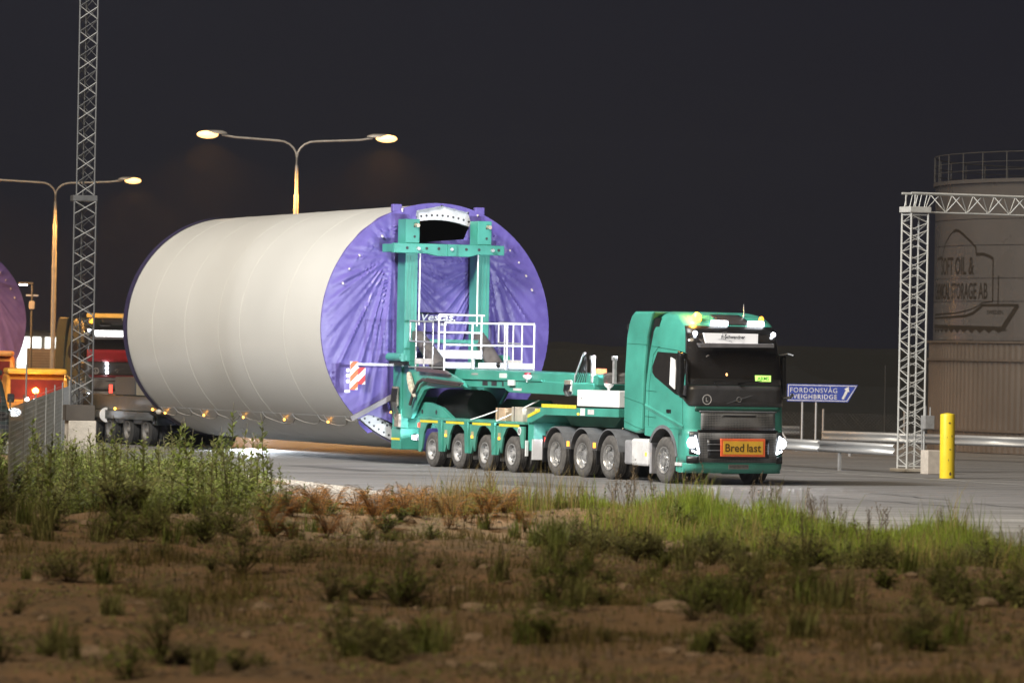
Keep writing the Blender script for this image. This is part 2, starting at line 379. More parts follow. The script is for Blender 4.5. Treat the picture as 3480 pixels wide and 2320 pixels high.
stroke('emblem_line', [(-88.4, 4.33), (-76, 4.35), (-68, 4.39), (-65, 4.48), (-62.5, 4.66), (-61.7, 4.74)], (.05, .1)); stroke('emblem_line', [(-61.9, 4.735), (-50.8, 4.74)], .085)
stroke('emblem_line', [(-51, 4.74), (-55.3, 3.96)], (.16, .2)); stroke('emblem_line', [(-57, 3.965), (-53.9, 3.945)], .04)
stroke('emblem_line', [(-56.65, 5.68), (-56.65, 4.78)], .05); stroke('emblem_line', [(-89, 4.06), (-55.6, 4.0)], .12)
mb = MB()
for k in range(11):
    a = -56.3-k*3.05
    mb.add([tp(a-1.5, 3.97, TR+.007), tp(a+1.5, 3.97, TR+.007), tp(a, 3.84, TR+.007)], [(0, 1, 2)])
part('emblem_waves', mb, tprint, tank)
def ttext(name, s, a0, a1, z0, h):
    k = math.pi*TR/180
    text(name, s, lambda x, y: tp(a0+x/k, z0+y, TR+.007), (a1-a0)*k, h, tprint, tank, bold=.012)
ttext('lettering', 'SOFT OIL &', -82, -64.9, 5.72, .58)
ttext('lettering', 'CHEMICAL STORAGE AB', -88, -60, 4.93, .53); ttext('lettering', 'SWEDEN', -60.1, -55.1, 4.45, .13)

# ---------------------------------------------------------------- lattice gantry over the road
galv = mat('gantry zinc', (.6, .61, .6), .5, .25, var=.12, scale=6)
gan = thing('lattice_gantry', 'galvanised lattice gantry with a zigzag beam in front of the storage tank', 'gantry', (10.38, 130.9, 0), math.atan2(SN, CS))
S = .5; cs = [(0, 0), (S, 0), (S, S), (0, S)]
for x, y in cs: rod('chord', (x, y, .1), (x, y, 6.78), .028, galv, gan)
nb = 17; hb = 6.55/nb
for f in range(4):
    (x0, y0), (x1, y1) = cs[f], cs[(f+1) % 4]
    for k in range(nb):
        z0 = .18+k*hb; zm = z0+hb/2
        p, q = (x0, y0, z0), (x1, y1, zm); r_ = (x0, y0, z0+hb)
        if (k+f) % 2: p, q, r_ = (x1, y1, z0), (x0, y0, zm), (x1, y1, z0+hb)
        rod('brace', p, q, .013, galv, gan); rod('brace', q, r_, .013, galv, gan)
    for z in (.16, 6.74): rod('strut', (x0, y0, z), (x1, y1, z), .016, galv, gan)
part('head_plate', B(-.06, S+.06, -.06, S+.06, 6.8, 6.95), galv, gan, bevel=.01)
for y in (0, S):
    rod('beam_chord', (-.02, y, 7.3), (9, y, 7.3), .03, galv, gan)
    rod('beam_chord', (.1, y, 6.98), (.1, y, 7.3), .02, galv, gan)
rod('beam_chord', (.5, S/2, 6.82), (9, S/2, 6.82), .024, galv, gan)
for k in range(14):
    x = .52+k*.64
    for y in (0, S):
        rod('beam_brace', (x, S/2, 6.83), (x+.32, y, 7.29), .013, galv, gan); rod('beam_brace', (x+.32, y, 7.29), (x+.64, S/2, 6.83), .013, galv, gan)
for k in range(3):
    for y in (0, S): rod('beam_brace', (.06+k*.16, y, 6.95), (.14+k*.16, y, 7.29), .012, galv, gan)
part('foot_plate', B(-.15, S+.15, -.15, S+.15, .02, .1), conc, gan, bevel=.01)
part('control_cabinet', B(.36, .64, -.3, -.05, 1.15, 1.5), steel, gan, bevel=.01); rod('conduit', (.42, -.2, 1.5), (.42, -.2, 1.75), .02, steel, gan); rod('conduit', (.56, -.2, 1.5), (.56, -.2, 1.72), .02, steel, gan); rod('conduit', (.38, -.1, 0), (.38, -.1, 1.2), .02, steel, gan)
tag(part('concrete_block', B(-.2, .2, -.2, .2, 0, .62), mat('pale concrete', (.55, .5, .44), .85, var=.12, scale=6, bump=.2), None, bevel=.015, loc=(10.9, 129.6, 0)), 'pale square concrete block at the foot of the lattice gantry', 'block').rotation_euler[2] = math.atan2(SN, CS)

# ---------------------------------------------------------------- yellow bollard
yb = mat('chipped yellow paint', (.86, .66, .03), .4, c2=(.8, .6, .03), scale=3, bump=.05)
bol = thing('bollard', 'tall yellow steel bollard with chipped paint right of the gantry', 'bollard', (10.96, 125.4, 0))
part('post', MB().lathe([(.19, 0), (.185, 1.58), (.175, 1.605), (0, 1.64)], 28, 'Z'), yb, bol, True).rotation_euler = (0, R(-.6), 0)
for k, (a, z, w, h) in enumerate(((-62, 1.05, .02, .05), (-75, .72, .05, .02), (-100, 1.02, .012, .03), (-86, .45, .015, .04), (-82, 1.38, .05, .03), (-70, .1, .05, .07))):
    a = R(a); mb = MB(); c = Vector((.1885*math.cos(a), .1885*math.sin(a), z)); t = Vector((-math.sin(a), math.cos(a), 0))
    mb.add([c+t*w*.6+Vector((0, 0, h*.2)), c+t*w*.1+Vector((0, 0, h)), c-t*w*.7+Vector((0, 0, h*.4)), c-t*w*.3-Vector((0, 0, h*.5)), c+t*w*.4-Vector((0, 0, h*.3))], [(0, 1, 2, 3, 4)])
    part('paint_chip', mb, mat('rust', (.12, .08, .04), .9), bol)

# ---------------------------------------------------------------- blue direction sign
blue = mat('sign blue', (.04, .075, .42), .4, var=.06)
sg = thing('direction_sign', 'blue FORDONSVÅG WEIGHBRIDGE direction sign with a white arrow on two posts', 'sign', (8.82, 160, 0))
pl = [(0, 1.55), (1.95, 1.55), (2.26, 2.11), (0, 2.11)]
part('board', MB().prism(pl, 0, .03), blue, sg)
def inset(p, d): c = (sum(a for a, b in p)/4, sum(b for a, b in p)/4); return [(a+(c[0]-a)*d/1.1, b+(c[1]-b)*d*3.2) for a, b in p]
mb = MB(); o_, i_ = inset(pl, .03), inset(pl, .055)
mb.add([(x, -.004, z) for x, z in o_+i_], [(k, (k+1) % 4, 4+(k+1) % 4, 4+k) for k in range(4)])
lettering = mat('sign white', (.85, .85, .85), .4)
part('border', mb, lettering, sg)
text('lettering', 'FORDONSVÅG', lambda x, y: (.1+x, -.005, 1.84+y), 1.5, .2, lettering, sg, sp=1.15); text('lettering', 'WEIGHBRIDGE', lambda x, y: (.1+x, -.005, 1.64+y), 1.5, .145, lettering, sg, bold=.01, sp=1.15)
ar = [(1.745, 1.66), (1.815, 1.64), (1.945, 1.89), (1.985, 1.87), (1.965, 2.05), (1.825, 1.97), (1.875, 1.935)]
mb = MB(); mb.add([(x, -.005, z) for x, z in ar], [tuple(range(7))]); part('arrow', mb, lettering, sg)
for x in (.5, .94): rod('post', (x, .06, 0), (x, .06, 1.9), .035, steel, sg)

# ---------------------------------------------------------------- guardrails (W-beam on posts)
def guardrail(label, p0, p1, seg=4.0, m=None, z=.62, posts=True):
    p0, p1 = Vector((*p0, 0)), Vector((*p1, 0)); d = p1-p0; L = d.length; a = math.atan2(d.y, d.x)
    g = thing('guardrail', label, 'guardrail', p0, a)
    pf = [(.0, -.155), (.035, -.14), (.08, -.1), (.08, -.075), (.02, -.03), (.02, .03), (.08, .075), (.08, .1), (.035, .14), (0, .155)]
    k = int(L/seg)
    for i in range(k):
        mb = MB(); x0, x1 = i*seg, (i+1)*seg+.15
        q = .003*(i % 2)
        vs = [(x0, -y-q, z+h) for y, h in pf]+[(x1, -y-q-.003, z+h) for y, h in pf]; n = len(pf)
        mb.add(vs, [(j, j+1, n+j+1, n+j) for j in range(n-1)])
        part('rail_beam', mb, m or steel, g, True, solid=.006)
        if posts:
            part('post', B(x0+1.0, x0+1.1, .0, .06, 0, z+.1), steel, g)
            mb = MB()
            for dz in (-.09, .09): mb.cyl((x0+1.05, -.04, z+dz), (x0+1.05, -.1, z+dz), .012, n=6)
            part('bolt', mb, mat('bolt', (.2, .2, .2), .5, .6), g)
    return g
railm = mat('bright guardrail zinc', (.42, .43, .44), .42, .3, var=.14, scale=2.5, stretch=(.3, 1, 3))
guardrail('white galvanised guardrail running from behind the truck to the gantry', W(-66, 10.3)[:2], W(-9.0, 10.25)[:2], m=railm)
guardrail('dull guardrail in front of the storage tank at the right edge', (9.5, 152), (23, 139), m=railm, z=.6)
guardrail('orange lit guardrail low along the far road behind the tower section', (-30, 176), (10, 172), m=railm, z=.45, posts=False)

# ---------------------------------------------------------------- fences
def chain_fence(label, p0, p1, h, nposts, step=.12, base=0, wm=None, tilt=()):
    p0, p1 = Vector((*p0, 0)), Vector((*p1, 0)); d = p1-p0; L = d.length
    g = thing('chain_link_fence', label, 'fence', p0, math.atan2(d.y, d.x))
    for i in range(nposts):
        x = L*i/(nposts-1); rod('post', (x, 0, 0), (x, 0, h+.12), .035, steel, g)
    for x, dx in tilt: rod('brace_post', (x, -.02, h*.95), (x+dx, -.05, .02), .03, steel, g)
    mb = MB(); n = int((L+h)/step)
    for i in range(n):
        for s in (1, -1):
            a = i*step - (h if s > 0 else 0); x0, x1 = (a, a+h) if s > 0 else (a, a-h); z0, z1 = base, base+h
            if x0 < 0: z0 += (0-x0)*s; x0 = 0
            if x1 > L: z1 -= (x1-L); x1 = L
            if x1 < 0: z1 = base+x0; x1 = 0
            if x0 > L: z0 += (x0-L); x0 = L
            if z1 <= z0: continue
            mb.cyl((x0, .01*s, z0), (x1, .01*s, z1), .0035, n=3, caps=False)
    tag(part('wire_mesh', mb, wm or mat('dark chain wire', (.07, .07, .07), .7), g), None, None, kind='stuff')
    return g
chain_fence('chain-link fence with a leaning brace behind the blue sign', (7.7, 166), (15.5, 163), 1.15, 4, tilt=((.95, .75),))
pole = thing('thin_pole', 'thin dark pole standing between the blue sign and the gantry', 'pole', (12.55, 168, 0))
rod('shaft', (0, 0, 0), (0, 0, 2.7), .025, dark, pole); rod('cap', (0, 0, 2.7), (0, 0, 2.74), .035, dark, pole)
def mesh_fence(label, p0, p1, h, nposts, ph):
    p0, p1 = Vector((*p0, 0)), Vector((*p1, 0)); d = p1-p0; L = d.length
    g = thing('mesh_fence', label, 'fence', p0, math.atan2(d.y, d.x)); step = L/(nposts-1)
    for i in range(nposts): part('post', B(i*step-.014, i*step+.014, -.014, .014, 0, ph), dullst, g)
    for i in range(nposts-1):
        mb = MB()
        for k in range(int(h/.1)+1): mb.cyl((i*step+.03, 0, .06+k*.1), ((i+1)*step-.03, 0, .06+k*.1), .0035, n=3, caps=False)
        for k in range(int(step/.2)): mb.cyl((i*step+.1+k*.2, .006, .05), (i*step+.1+k*.2, .006, h), .0035, n=3, caps=False)
        tag(part('mesh_panel', mb, dullst, g), None, None, kind='stuff')
    return g
dullst = mat('dull fence wire', (.2, .2, .19), .6, .3)
mesh_fence('grey wire mesh fence receding past the lattice mast at the left', (-8.8, 88), (-13.6, 160), 1.8, 10, 1.95)
mesh_fence('second mesh fence with tall posts at the far left edge', (-17, 131), (-12.2, 126), 1.5, 4, 2.4)

# ---------------------------------------------------------------- lattice mast on its concrete foot
mastm = mat('darkened mast zinc', (.075, .075, .075), .55, .3, var=.2, scale=4)  # dark colour stands in for the mast standing unlit
brm = mat('lit brace zinc', (.3, .3, .29), .45, .3)  # paler copy for the front braces, light put into the colour
ms = thing('lattice_mast', 'tall grey lattice mast on a concrete block at the left', 'mast', (-11.27, 128.2, 0), R(14))
def lat(z0, z1, s, ox, n):
    c3 = [(ox, 0), (ox+s, 0), (ox+s/2, s*.86)]
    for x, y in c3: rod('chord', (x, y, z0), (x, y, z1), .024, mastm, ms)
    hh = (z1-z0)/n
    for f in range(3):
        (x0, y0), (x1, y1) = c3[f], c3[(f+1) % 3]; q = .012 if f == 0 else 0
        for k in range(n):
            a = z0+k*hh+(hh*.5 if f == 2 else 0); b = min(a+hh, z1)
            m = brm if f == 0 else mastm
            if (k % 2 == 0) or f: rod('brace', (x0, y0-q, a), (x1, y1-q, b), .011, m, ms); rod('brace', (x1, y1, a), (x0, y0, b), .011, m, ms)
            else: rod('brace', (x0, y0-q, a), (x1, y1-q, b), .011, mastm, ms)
lat(1.05, 6.6, .56, 0, 17); lat(6.75, 13.2, .46, .05, 20)
part('joint_plate', B(-.03, .59, -.03, .52, 6.6, 6.75), mastm, ms, bevel=.01)
part('foot_box', B(-.12, .62, -.08, .5, .98, 1.38), mat('dark brown box', (.06, .05, .04), .8), ms, bevel=.01)
part('concrete_foot', B(-.05, .66, -.1, .6, 0, .98), conc, ms, bevel=.02)

# ---------------------------------------------------------------- street lamps
def street_lamp(label, loc, rz, arm, zt, watts, lw=True, rw=True):
    s = thing('street_lamp', label, 'street lamp', loc, rz, 'sodium street lamps')
    galvp = mat('lamp post zinc', (.42, .4, .37), .5, .3)
    part('pole', MB().lathe([(.11, 0), (.1, zt-3.2), (.085, zt-3.19), (.08, zt-2.0), (.055, zt-1.95), (.05, zt-1.0)], 14, 'Z'), galvp, s, True)
    for sg_ in (-1, 1):
        p = [(0, 0, zt-1.15)]
        for t in (0, .2, .4, .6, .8, 1): a = t*math.pi/2; p.append((sg_*.62*(1-math.cos(a)), 0, zt-.75+.55*math.sin(a)))
        p += [(sg_*arm*.7, 0, zt-.12), (sg_*(arm-.45), 0, zt-.05)]
        part('arm', MB().tube(p, .035, 8), galvp, s, True)
        x = sg_*arm
        hd = MB().lathe([(0, .1), (.1, .09), (.16, .04), (.17, -.02), (0, -.02)], 14, 'Z')
        hd.v = [(v[0]*2.6+x-sg_*.2, v[1], v[2]+zt) for v in hd.v]
        h = part('lamp_head', hd, galvp, s, True)
        part('lamp_bowl', MB().ball((x+sg_*.02, 0, zt-.05), .24, 14, (1.5, .9, .55)), sodium, h, True)
        lamp('sodium_light', 'SPOT', (x, 0, zt-.16), watts, (1, .45, .1), (x, 0, 0), spot=150, blend=.35, radius=.15, parent=s)
    return s
street_lamp('twin arm sodium street lamp rising behind the tower section', (-7.25, 166, 0), R(6), 2.95, 10.0, 9000)
street_lamp('twin arm sodium street lamp behind the lattice mast at the left', (-19.9, 217, 0), R(-4), 3.35, 10.1, 9000)
street_lamp('added twin arm sodium street lamp, unseen beyond the left edge', (-28.5, 194, 0), R(20), 3.0, 10.0, 24000)  # lamp added out of view to light the second load and nearby vehicles
ledl = thing('led_street_lamp', 'short white LED lamp post above the far left building', 'street lamp', (-19.2, 200, 0))
rod('pole', (0, 0, 0), (0, 0, 5.3), .05, mastm, ledl); part('head', B(-.55, .05, -.08, .08, 5.28, 5.36), mastm, ledl, bevel=.02)
part('lens', B(-.52, -.2, -.07, .07, 5.25, 5.279), whl, ledl); part('sensor_box', B(-.11, .11, -.1, .1, 4.3, 4.62), mat('grey box', (.3, .28, .26), .6), ledl, bevel=.01); part('cross_arm', B(-.25, .25, -.03, .03, 4.82, 4.87), steel, ledl)
# assumed floodlight mast, unseen left of the frame
fm = thing('assumed_floodlight_mast', 'assumed tall floodlight mast, unseen, lighting the yard from the left of the view', 'floodlight', (FLOOD[0]-.8, FLOOD[1]-.5, 0))
part('pole', MB().lathe([(.3, 0), (.14, 26.6)], 14, 'Z'), steel, fm, True)
part('head', B(-.5, .5, -.5, .5, 26.7, 27.5), steel, fm, bevel=.03)
# ================================================================== WHEELS
def tyre_mesh(Rr, w, m, dual=False):
    mb = MB(); g = .018
    def one(y0, y1):
        n = 4; prof = [(Rr*.56, y0+.03), (Rr*.62, y0+.004), (Rr*.8, y0-.006), (Rr*.93, y0+.012), (Rr*.985, y0+.035)]
        step = (y1-y0-.07)/n
        for k in range(n):
            a = y0+.035+k*step
            prof += [(Rr, a+.006), (Rr, a+step-g)]
            if k < n-1: prof += [(Rr-.016, a+step-g+.002), (Rr-.016, a+step)]
        prof += [(Rr*.985, y1-.035), (Rr*.93, y1-.012), (Rr*.8, y1+.006), (Rr*.62, y1-.004), (Rr*.56, y1-.03)]
        mb.lathe(prof, 40, 'Y', close=True)
    one(0, w)
    if dual: one(w+.05, 2*w+.05)
    return mb.mesh('tyre', m, True)
WM = {}
def wheel_meshes(kind):
    if kind in WM: return WM[kind]
    Rr, w, dual = {'steer': (.535, .37, False), 'drive': (.52, .29, True), 'trailer': (.445, .27, True), 'dolly': (.445, .27, True)}[kind]; rub = rubber if kind != 'dolly' else mat('shaded tyre', (.03, .03, .03), .85)  # dolly rubber darker: shade under the load put into the colour
    t = tyre_mesh(Rr, w, rub, dual); rr = Rr*.575
    if kind == 'drive':
        rim = MB().lathe([(rr, .03), (rr*1.03, .0), (rr*.97, .0), (rr*.9, .03), (rr*.86, .14), (rr*.62, .15), (rr*.5, .13), (0, .13)], 32, 'Y'); rm = alu
        hub = MB().lathe([(rr*.5, .129), (rr*.46, .05), (rr*.3, .02), (0, .02)], 18, 'Y')
    elif kind == 'steer':
        rim = MB().lathe([(rr, .04), (rr*1.03, .0), (rr*.95, .0), (rr*.9, .05), (rr*.8, .06), (rr*.6, .03), (rr*.45, .03), (0, .03)], 32, 'Y'); rm = alu
        hub = MB().lathe([(rr*.42, .029), (rr*.4, -.03), (rr*.22, -.05), (0, -.05)], 18, 'Y')
    else:
        rim = MB().lathe([(rr, .03), (rr*1.03, .0), (rr*.96, .0), (rr*.9, .05), (rr*.8, .09), (rr*.5, .07), (0, .07)], 32, 'Y'); rm = wheelgrey
        hub = MB().lathe([(rr*.34, .069), (rr*.3, .02), (rr*.14, 0), (0, 0)], 16, 'Y')
    hs = MB(); rm = rm if kind != 'dolly' else mat('shaded dolly rim', (.16, .155, .15), .6, .2); yh = {'drive': .148, 'steer': .044, 'trailer': .078, 'dolly': .078}[kind]; rh = rr*(.74 if kind != 'steer' else .7)  # dolly rim darkened for the same shade
    for k in range(8):
        a = 2*math.pi*k/8+.3; hs.lathe([(.028, yh-.014), (0, yh-.015)], 8, 'Y', (rh*math.cos(a), 0, rh*math.sin(a)))
    bt = MB()
    for k in range(10):
        a = 2*math.pi*k/10; c = (rr*.56*math.cos(a), 0, rr*.56*math.sin(a)); bt.lathe([(.016, .12 if kind == 'drive' else .07), (.014, yh-.045), (0, yh-.045)], 6, 'Y', c)
    WM[kind] = (Rr, t, rim.mesh('rim', rm, True), hub.mesh('hub', rm, True), hs.mesh('hole', dark), bt.mesh('bolt', steel))
    return WM[kind]
def wheel(parent, X, Y, kind, side=-1, turn=0):
    """Y is the outer face of the tyre; side -1 the near side, +1 the far side"""
    Rr, t, rim, hub, hs, bt = wheel_meshes(kind); off = OFF.get(parent.name, (0, 0, 0))
    w = link('wheel', rim, parent, (X+off[0], Y, Rr-.006)); 
    w.rotation_euler = (0, rnd.uniform(0, 6), (0 if side < 0 else math.pi)+turn); w.rotation_mode = 'XYZ'
    for nm, me in (('tyre', t), ('hub', hub), ('hand_hole', hs), ('wheel_nut', bt)):
        if kind == 'dolly' and nm in ('hand_hole', 'wheel_nut'): continue
        link(nm, me, w, (0, 0, 0))
    return w

# ================================================================== TRACTOR UNIT
CT = [  # z, front x, rear x, half width, corner radius
    (.26, 1.20, -1.03, 1.20, .30), (.36, 1.27, -1.03, 1.25, .30), (.5, 1.29, -1.03, 1.255, .28), (1.1, 1.27, -1.03, 1.25, .26), (1.3, 1.27, -1.03, 1.25, .26), (1.8, 1.25, -1.01, 1.25, .27), (2.27, 1.20, -1.0, 1.24, .28),
    (3.0, 1.09, -.92, 1.2, .28), (3.5, 1.0, -.80, 1.165, .28), (3.66, .9, -.68, 1.14, .3), (3.8, .66, -.56, 1.11, .3), (3.9, .34, -.46, 1.05, .3), (3.955, -.02, -.38, .9, .3)]
def ct(z):
    for a, b in zip(CT, CT[1:]):
        if z <= b[0]:
            t = max(0, (z-a[0])/(b[0]-a[0])); return [a[i]+(b[i]-a[i])*t for i in range(1, 5)]
    return list(CT[-1][1:])
def cp(u, z, off=0.0):
    f, r, w, c = ct(z); bl = .05
    if u <= 1: x, y, n = r+(f-c-r)*u, -w, (0, -1)
    elif u <= 2:
        a = (u-2)*math.pi/2; x, y, n = f-c+c*math.cos(a), -w+c+c*math.sin(a), (math.cos(a), math.sin(a))
    elif u <= 3:
        y = (-w+c)+(2*(w-c))*(u-2); k = y/(w-c); x = f+bl*(1-k*k); n = (1, .1*k)
    else:
        x, y, n = cp2(5-u, z); 
    return (x+n[0]*off, y+n[1]*off, z)
def cp2(u, z):
    f, r, w, c = ct(z)
    if u <= 1: return r+(f-c-r)*u, w, (0, 1)
    a = (2-u)*math.pi/2
    return f-c+c*math.cos(a), w-c+c*math.sin(a), (math.cos(a), math.sin(a))
def patch(u0, u1, z0, z1, nu, nz, off=0.0, zf=None):
    def fn(s, t):
        u = u0+(u1-u0)*s; a, b = (zf(s) if zf else (z0, z1)); return cp(u, a+(b-a)*t, off)
    return MB().grid(fn, nu, nz)
def frontbox(y0, y1, z0, z1, x, d=.02): return B(x-d, x, y0, y1, z0, z1)
def make_tractor(name, label, o, body, body2, lit, signm, full=True):
    t = vroot(name, label, 'truck', 0, None, o)
    # cab shell
    us = [0, .5, 1]+[1+i/6 for i in range(1, 7)]+[2+i/8 for i in range(1, 9)]+[3+i/6 for i in range(1, 7)]+[4.5, 5]
    zz = [1.27, 1.5, 1.8, 2.0, 2.27, 2.6, 3.0, 3.3, 3.5, 3.6, 3.68, 3.75, 3.82, 3.88, 3.92, 3.955]
    mb = MB(); nu = len(us)
    vs = [cp(u, z) for z in zz for u in us]
    fs = [(j*nu+i, j*nu+(i+1) % nu, (j+1)*nu+(i+1) % nu, (j+1)*nu+i) for j in range(len(zz)-1) for i in range(nu)]
    fs.append(tuple(range((len(zz)-1)*nu, len(zz)*nu)))
    mb.add(vs, fs); cab = part('cab', mb, body, t, True)
    # fenders with wheel arch
    arch = [(-.05+.74*math.cos(a), .56+.72*math.sin(a)) for a in [R(140-i*10.5) for i in range(13)]]
    fp = [(-1.03, 1.27), (-1.03, 1.08), (-.66, 1.05)]+arch+[(.64, .5), (.63, .30), (.78, .27), (1.02, .27), (1.02, 1.27)]
    for y0, y1 in ((-1.25, -1.02), (1.02, 1.25)): part('fender', MB().prism(fp, y0, y1), body, t, bevel=.012)
    ring = MB()
    for k in range(12):
        a0, a1 = R(150-k*12), R(138-k*12)
        q = lambda a, r_: (-.05+r_*math.cos(a), .56+r_*math.sin(a))
        ring.prism([q(a0, .70), q(a1, .70), q(a1, .78), q(a0, .78)], -1.275, -1.0)
    part('wheel_arch_trim', ring, darkgrey, t)
    part('bumper', patch(.86, 4.14, .27, .5, 34, 5), body, t, True, solid=.06)
    part('front_lower_panel', patch(.86, 4.14, .5, 1.27, 34, 5), body, t, True, solid=.06)
    part('inner_arch', B(-.75, .75, -1.0, 1.0, .95, 1.26), dark, t)
    # glass and black panels
    part('windscreen', patch(1.32, 3.68, 2.28, 3.44, 34, 6, .012), glass, t, True, solid=.01)
    part('windscreen_surround', patch(1.22, 3.78, 3.4, 3.63, 30, 3, .008), blackpl, t, True, solid=.01)
    part('a_pillar_trim', patch(1.22, 1.36, 2.25, 3.45, 4, 6, .010), blackpl, t, True, solid=.01)
    part('a_pillar_trim', patch(3.64, 3.78, 2.25, 3.45, 4, 6, .010), blackpl, t, True, solid=.01)
    part('black_front_panel', patch(.90, 4.1, 1.8, 2.27, 40, 4, .012, zf=lambda s: (1.8+.2*max(0, abs(s-.5)*2-.68)/.32, 2.27)), glossblack, t, True, solid=.015)
    part('hood_panel', patch(1.75, 3.25, 1.69, 1.79, 24, 2, .01), body2, t, True, solid=.015)
    win = [(-.5, 3.02), (-.72, 2.68), (-.7, 2.54), (-.55, 2.44), (.1, 2.22), (.55, 2.06), (.95, 2.0), (.97, 2.98)]
    for s in (-1, 1):
        mb = MB()
        mb.add([(x, s*(ct(z)[2]+.014), z) for x, z in win]+[(x, s*(ct(z)[2]-.03), z) for x, z in win], [tuple(range(8))]+[(i, (i+1) % 8, 8+(i+1) % 8, 8+i) for i in range(8)])
        part('side_window', mb, glass, t)
        # door seams and body creases
        seam = MB()
        yq = lambda z: s*(ct(z)[2]+.003)
        for pts in ([(-.82, 1.3), (-.84, 2.2), (-.72, 2.95), (-.5, 3.12), (.5, 3.06), (.98, 3.0)], [(.93, 1.98), (.97, 1.28)], [(-1.0, 3.15), (-.4, 3.13)], [(-1.02, 2.12), (-.45, 2.1)], [(-1.0, 1.52), (-.45, 1.5)]):
            seam.tube([(x, yq(z), z) for x, z in pts], .007, 4)
        part('door_seam', seam, mat('seam shadow gap', tuple(v*.35 for v in (.03, .3, .2)) if full else (.005, .005, .005), .7), t)
        cr = MB().add([(x, yq(z)-s*0+s*d, z) for x, z, d in ((-1.0, 1.82, .0), (1.0, 1.36, .0), (1.0, 1.32, .022), (-1.0, 1.78, .022), (-1.0, 1.70, 0), (1.0, 1.24, 0))], [(0, 1, 2, 3), (3, 2, 5, 4)])
        part('body_crease', cr, body, t)
        part('door_handle', B(.12, .34, s*1.25-.02, s*1.25+.02, 1.62, 1.7), blackpl, t, bevel=.01)
        part('step', B(-.02+.66, .98, s*1.25-.03, s*1.25+.012, .42, .5), offwhite, t, bevel=.01)
        # mirrors
        mi = part('mirror', MB().prism([(1.08, 2.1), (1.22, 2.04), (1.26, 2.2), (1.26, 2.96), (1.2, 3.02), (1.05, 2.98)] if s < 0 else [(.75, 2.1), (.9, 2.04), (.96, 2.2), (.94, 2.96), (.88, 3.02), (.74, 2.98)], s*(1.38 if s < 0 else 1.3), s*(1.5 if s < 0 else 1.4)), blackpl, t, bevel=.03)
        part('mirror_arm', MB().tube([(.9, s*1.2, 2.98), (1.0, s*1.4, 3.02), (1.15, s*1.48, 2.98)], .035, 8), blackpl, mi); part('mirror_arm', MB().tube([(1.0, s*1.2, 2.0), (1.15, s*1.4, 2.02), (1.2, s*1.45, 2.1)], .035, 8), blackpl, mi)
        part('side_curtain', B(.68, .72, s*1.2-.1*(s > 0), s*1.2+.1*(s < 0), 2.2, 2.9), white, t)
    if full: part('wind_deflector', MB().prism([(.48, 2.27), (.76, 2.16), (.78, 2.62), (.74, 2.84), (.52, 2.9)], -1.38, -1.345), white, t, bevel=.01)
    for y in (-.62, .25): part('wiper', MB().tube([cp(2.2+.35*(y+.62), 2.29, .03), (1.24, y, 2.36), (1.22, y+.55, 2.42)], .012, 4), blackpl, t)
    # grilles
    gm = MATS.get('grille mesh')
    if gm is None:
        gm = mat('grille mesh', (.03, .03, .03), .5)
        T = gm.node_tree; b = T.nodes['Principled BSDF']; vo = T.nodes.new('ShaderNodeTexVoronoi'); vo.inputs['Scale'].default_value = 26; vo.inputs['Randomness'].default_value = .05
        tc = T.nodes.new('ShaderNodeTexCoord'); T.links.new(tc.outputs['Object'], vo.inputs['Vector'])
        cr = T.nodes.new('ShaderNodeValToRGB'); cr.color_ramp.elements[0].position = .3; cr.color_ramp.elements[0].color = (.008, .008, .008, 1); cr.color_ramp.elements[1].position = .5; cr.color_ramp.elements[1].color = (.16, .16, .16, 1)
        T.links.new(vo.outputs['Distance'], cr.inputs[0]); T.links.new(cr.outputs[0], b.inputs['Base Color'])
    part('upper_grille', patch(2.02, 2.98, 1.26, 1.68, 24, 4, .022), gm, t, True, solid=.02)
    part('grille_frame', patch(1.98, 3.02, 1.66, 1.695, 24, 1, .03), darkgrey, t, True, solid=.02)
    part('grille_slot', patch(2.28, 2.72, 1.56, 1.6, 12, 1, .026), blackpl, t, True, solid=.004)
    part('grille_gap', patch(1.9, 3.1, 1.19, 1.26, 24, 1, .012), blackpl, t, True, solid=.01)
    part('lower_grille', patch(1.96, 3.04, .52, 1.19, 24, 5, .02), gm, t, True, solid=.02)
    part('lower_intake', patch(2.1, 2.9, .6, 1.05, 20, 4, .03, zf=lambda s: (.62-.03*math.sin(s*3.14), 1.04)), blackpl, t, True, solid=.01)
    for z in (.78, .92): part('intake_bar', patch(2.1, 2.9, z, z+.02, 20, 1, .04), darkgrey, t, True, solid=.015)
    part('fog_lamp_panel', patch(1.3, 1.95, .5, .66, 8, 2, .012), blackpl, t, True, solid=.01); part('fog_lamp_panel', patch(3.05, 3.7, .5, .66, 8, 2, .012), blackpl, t, True, solid=.01)
    # front marks
    text('emblem', 'L', lambda x, y: (1.335, -.86+x, 1.9+y), .055, .1, mat('print white', (.7, .7, .7), .5), t, bold=.01)
    mb = MB().lathe([(.1, 0), (.115, 0), (.115, .004), (.1, .004)], 24, 'X', (1.33, -.83, 1.95), close=True); part('emblem_ring', mb, MATS['print white'], t)
    part('badge_ring', MB().lathe([(.05, 0), (.065, 0), (.065, .01), (.05, .01)], 20, 'X', (1.31, 0, 1.96), close=True), alu, t)
    mb = MB().prism([(-.32, 1.86), (-.3, 1.86), (.34, 2.06), (.32, 2.06)], 1.30, 1.315, 'X'); part('badge_bar', mb, darkgrey, t)
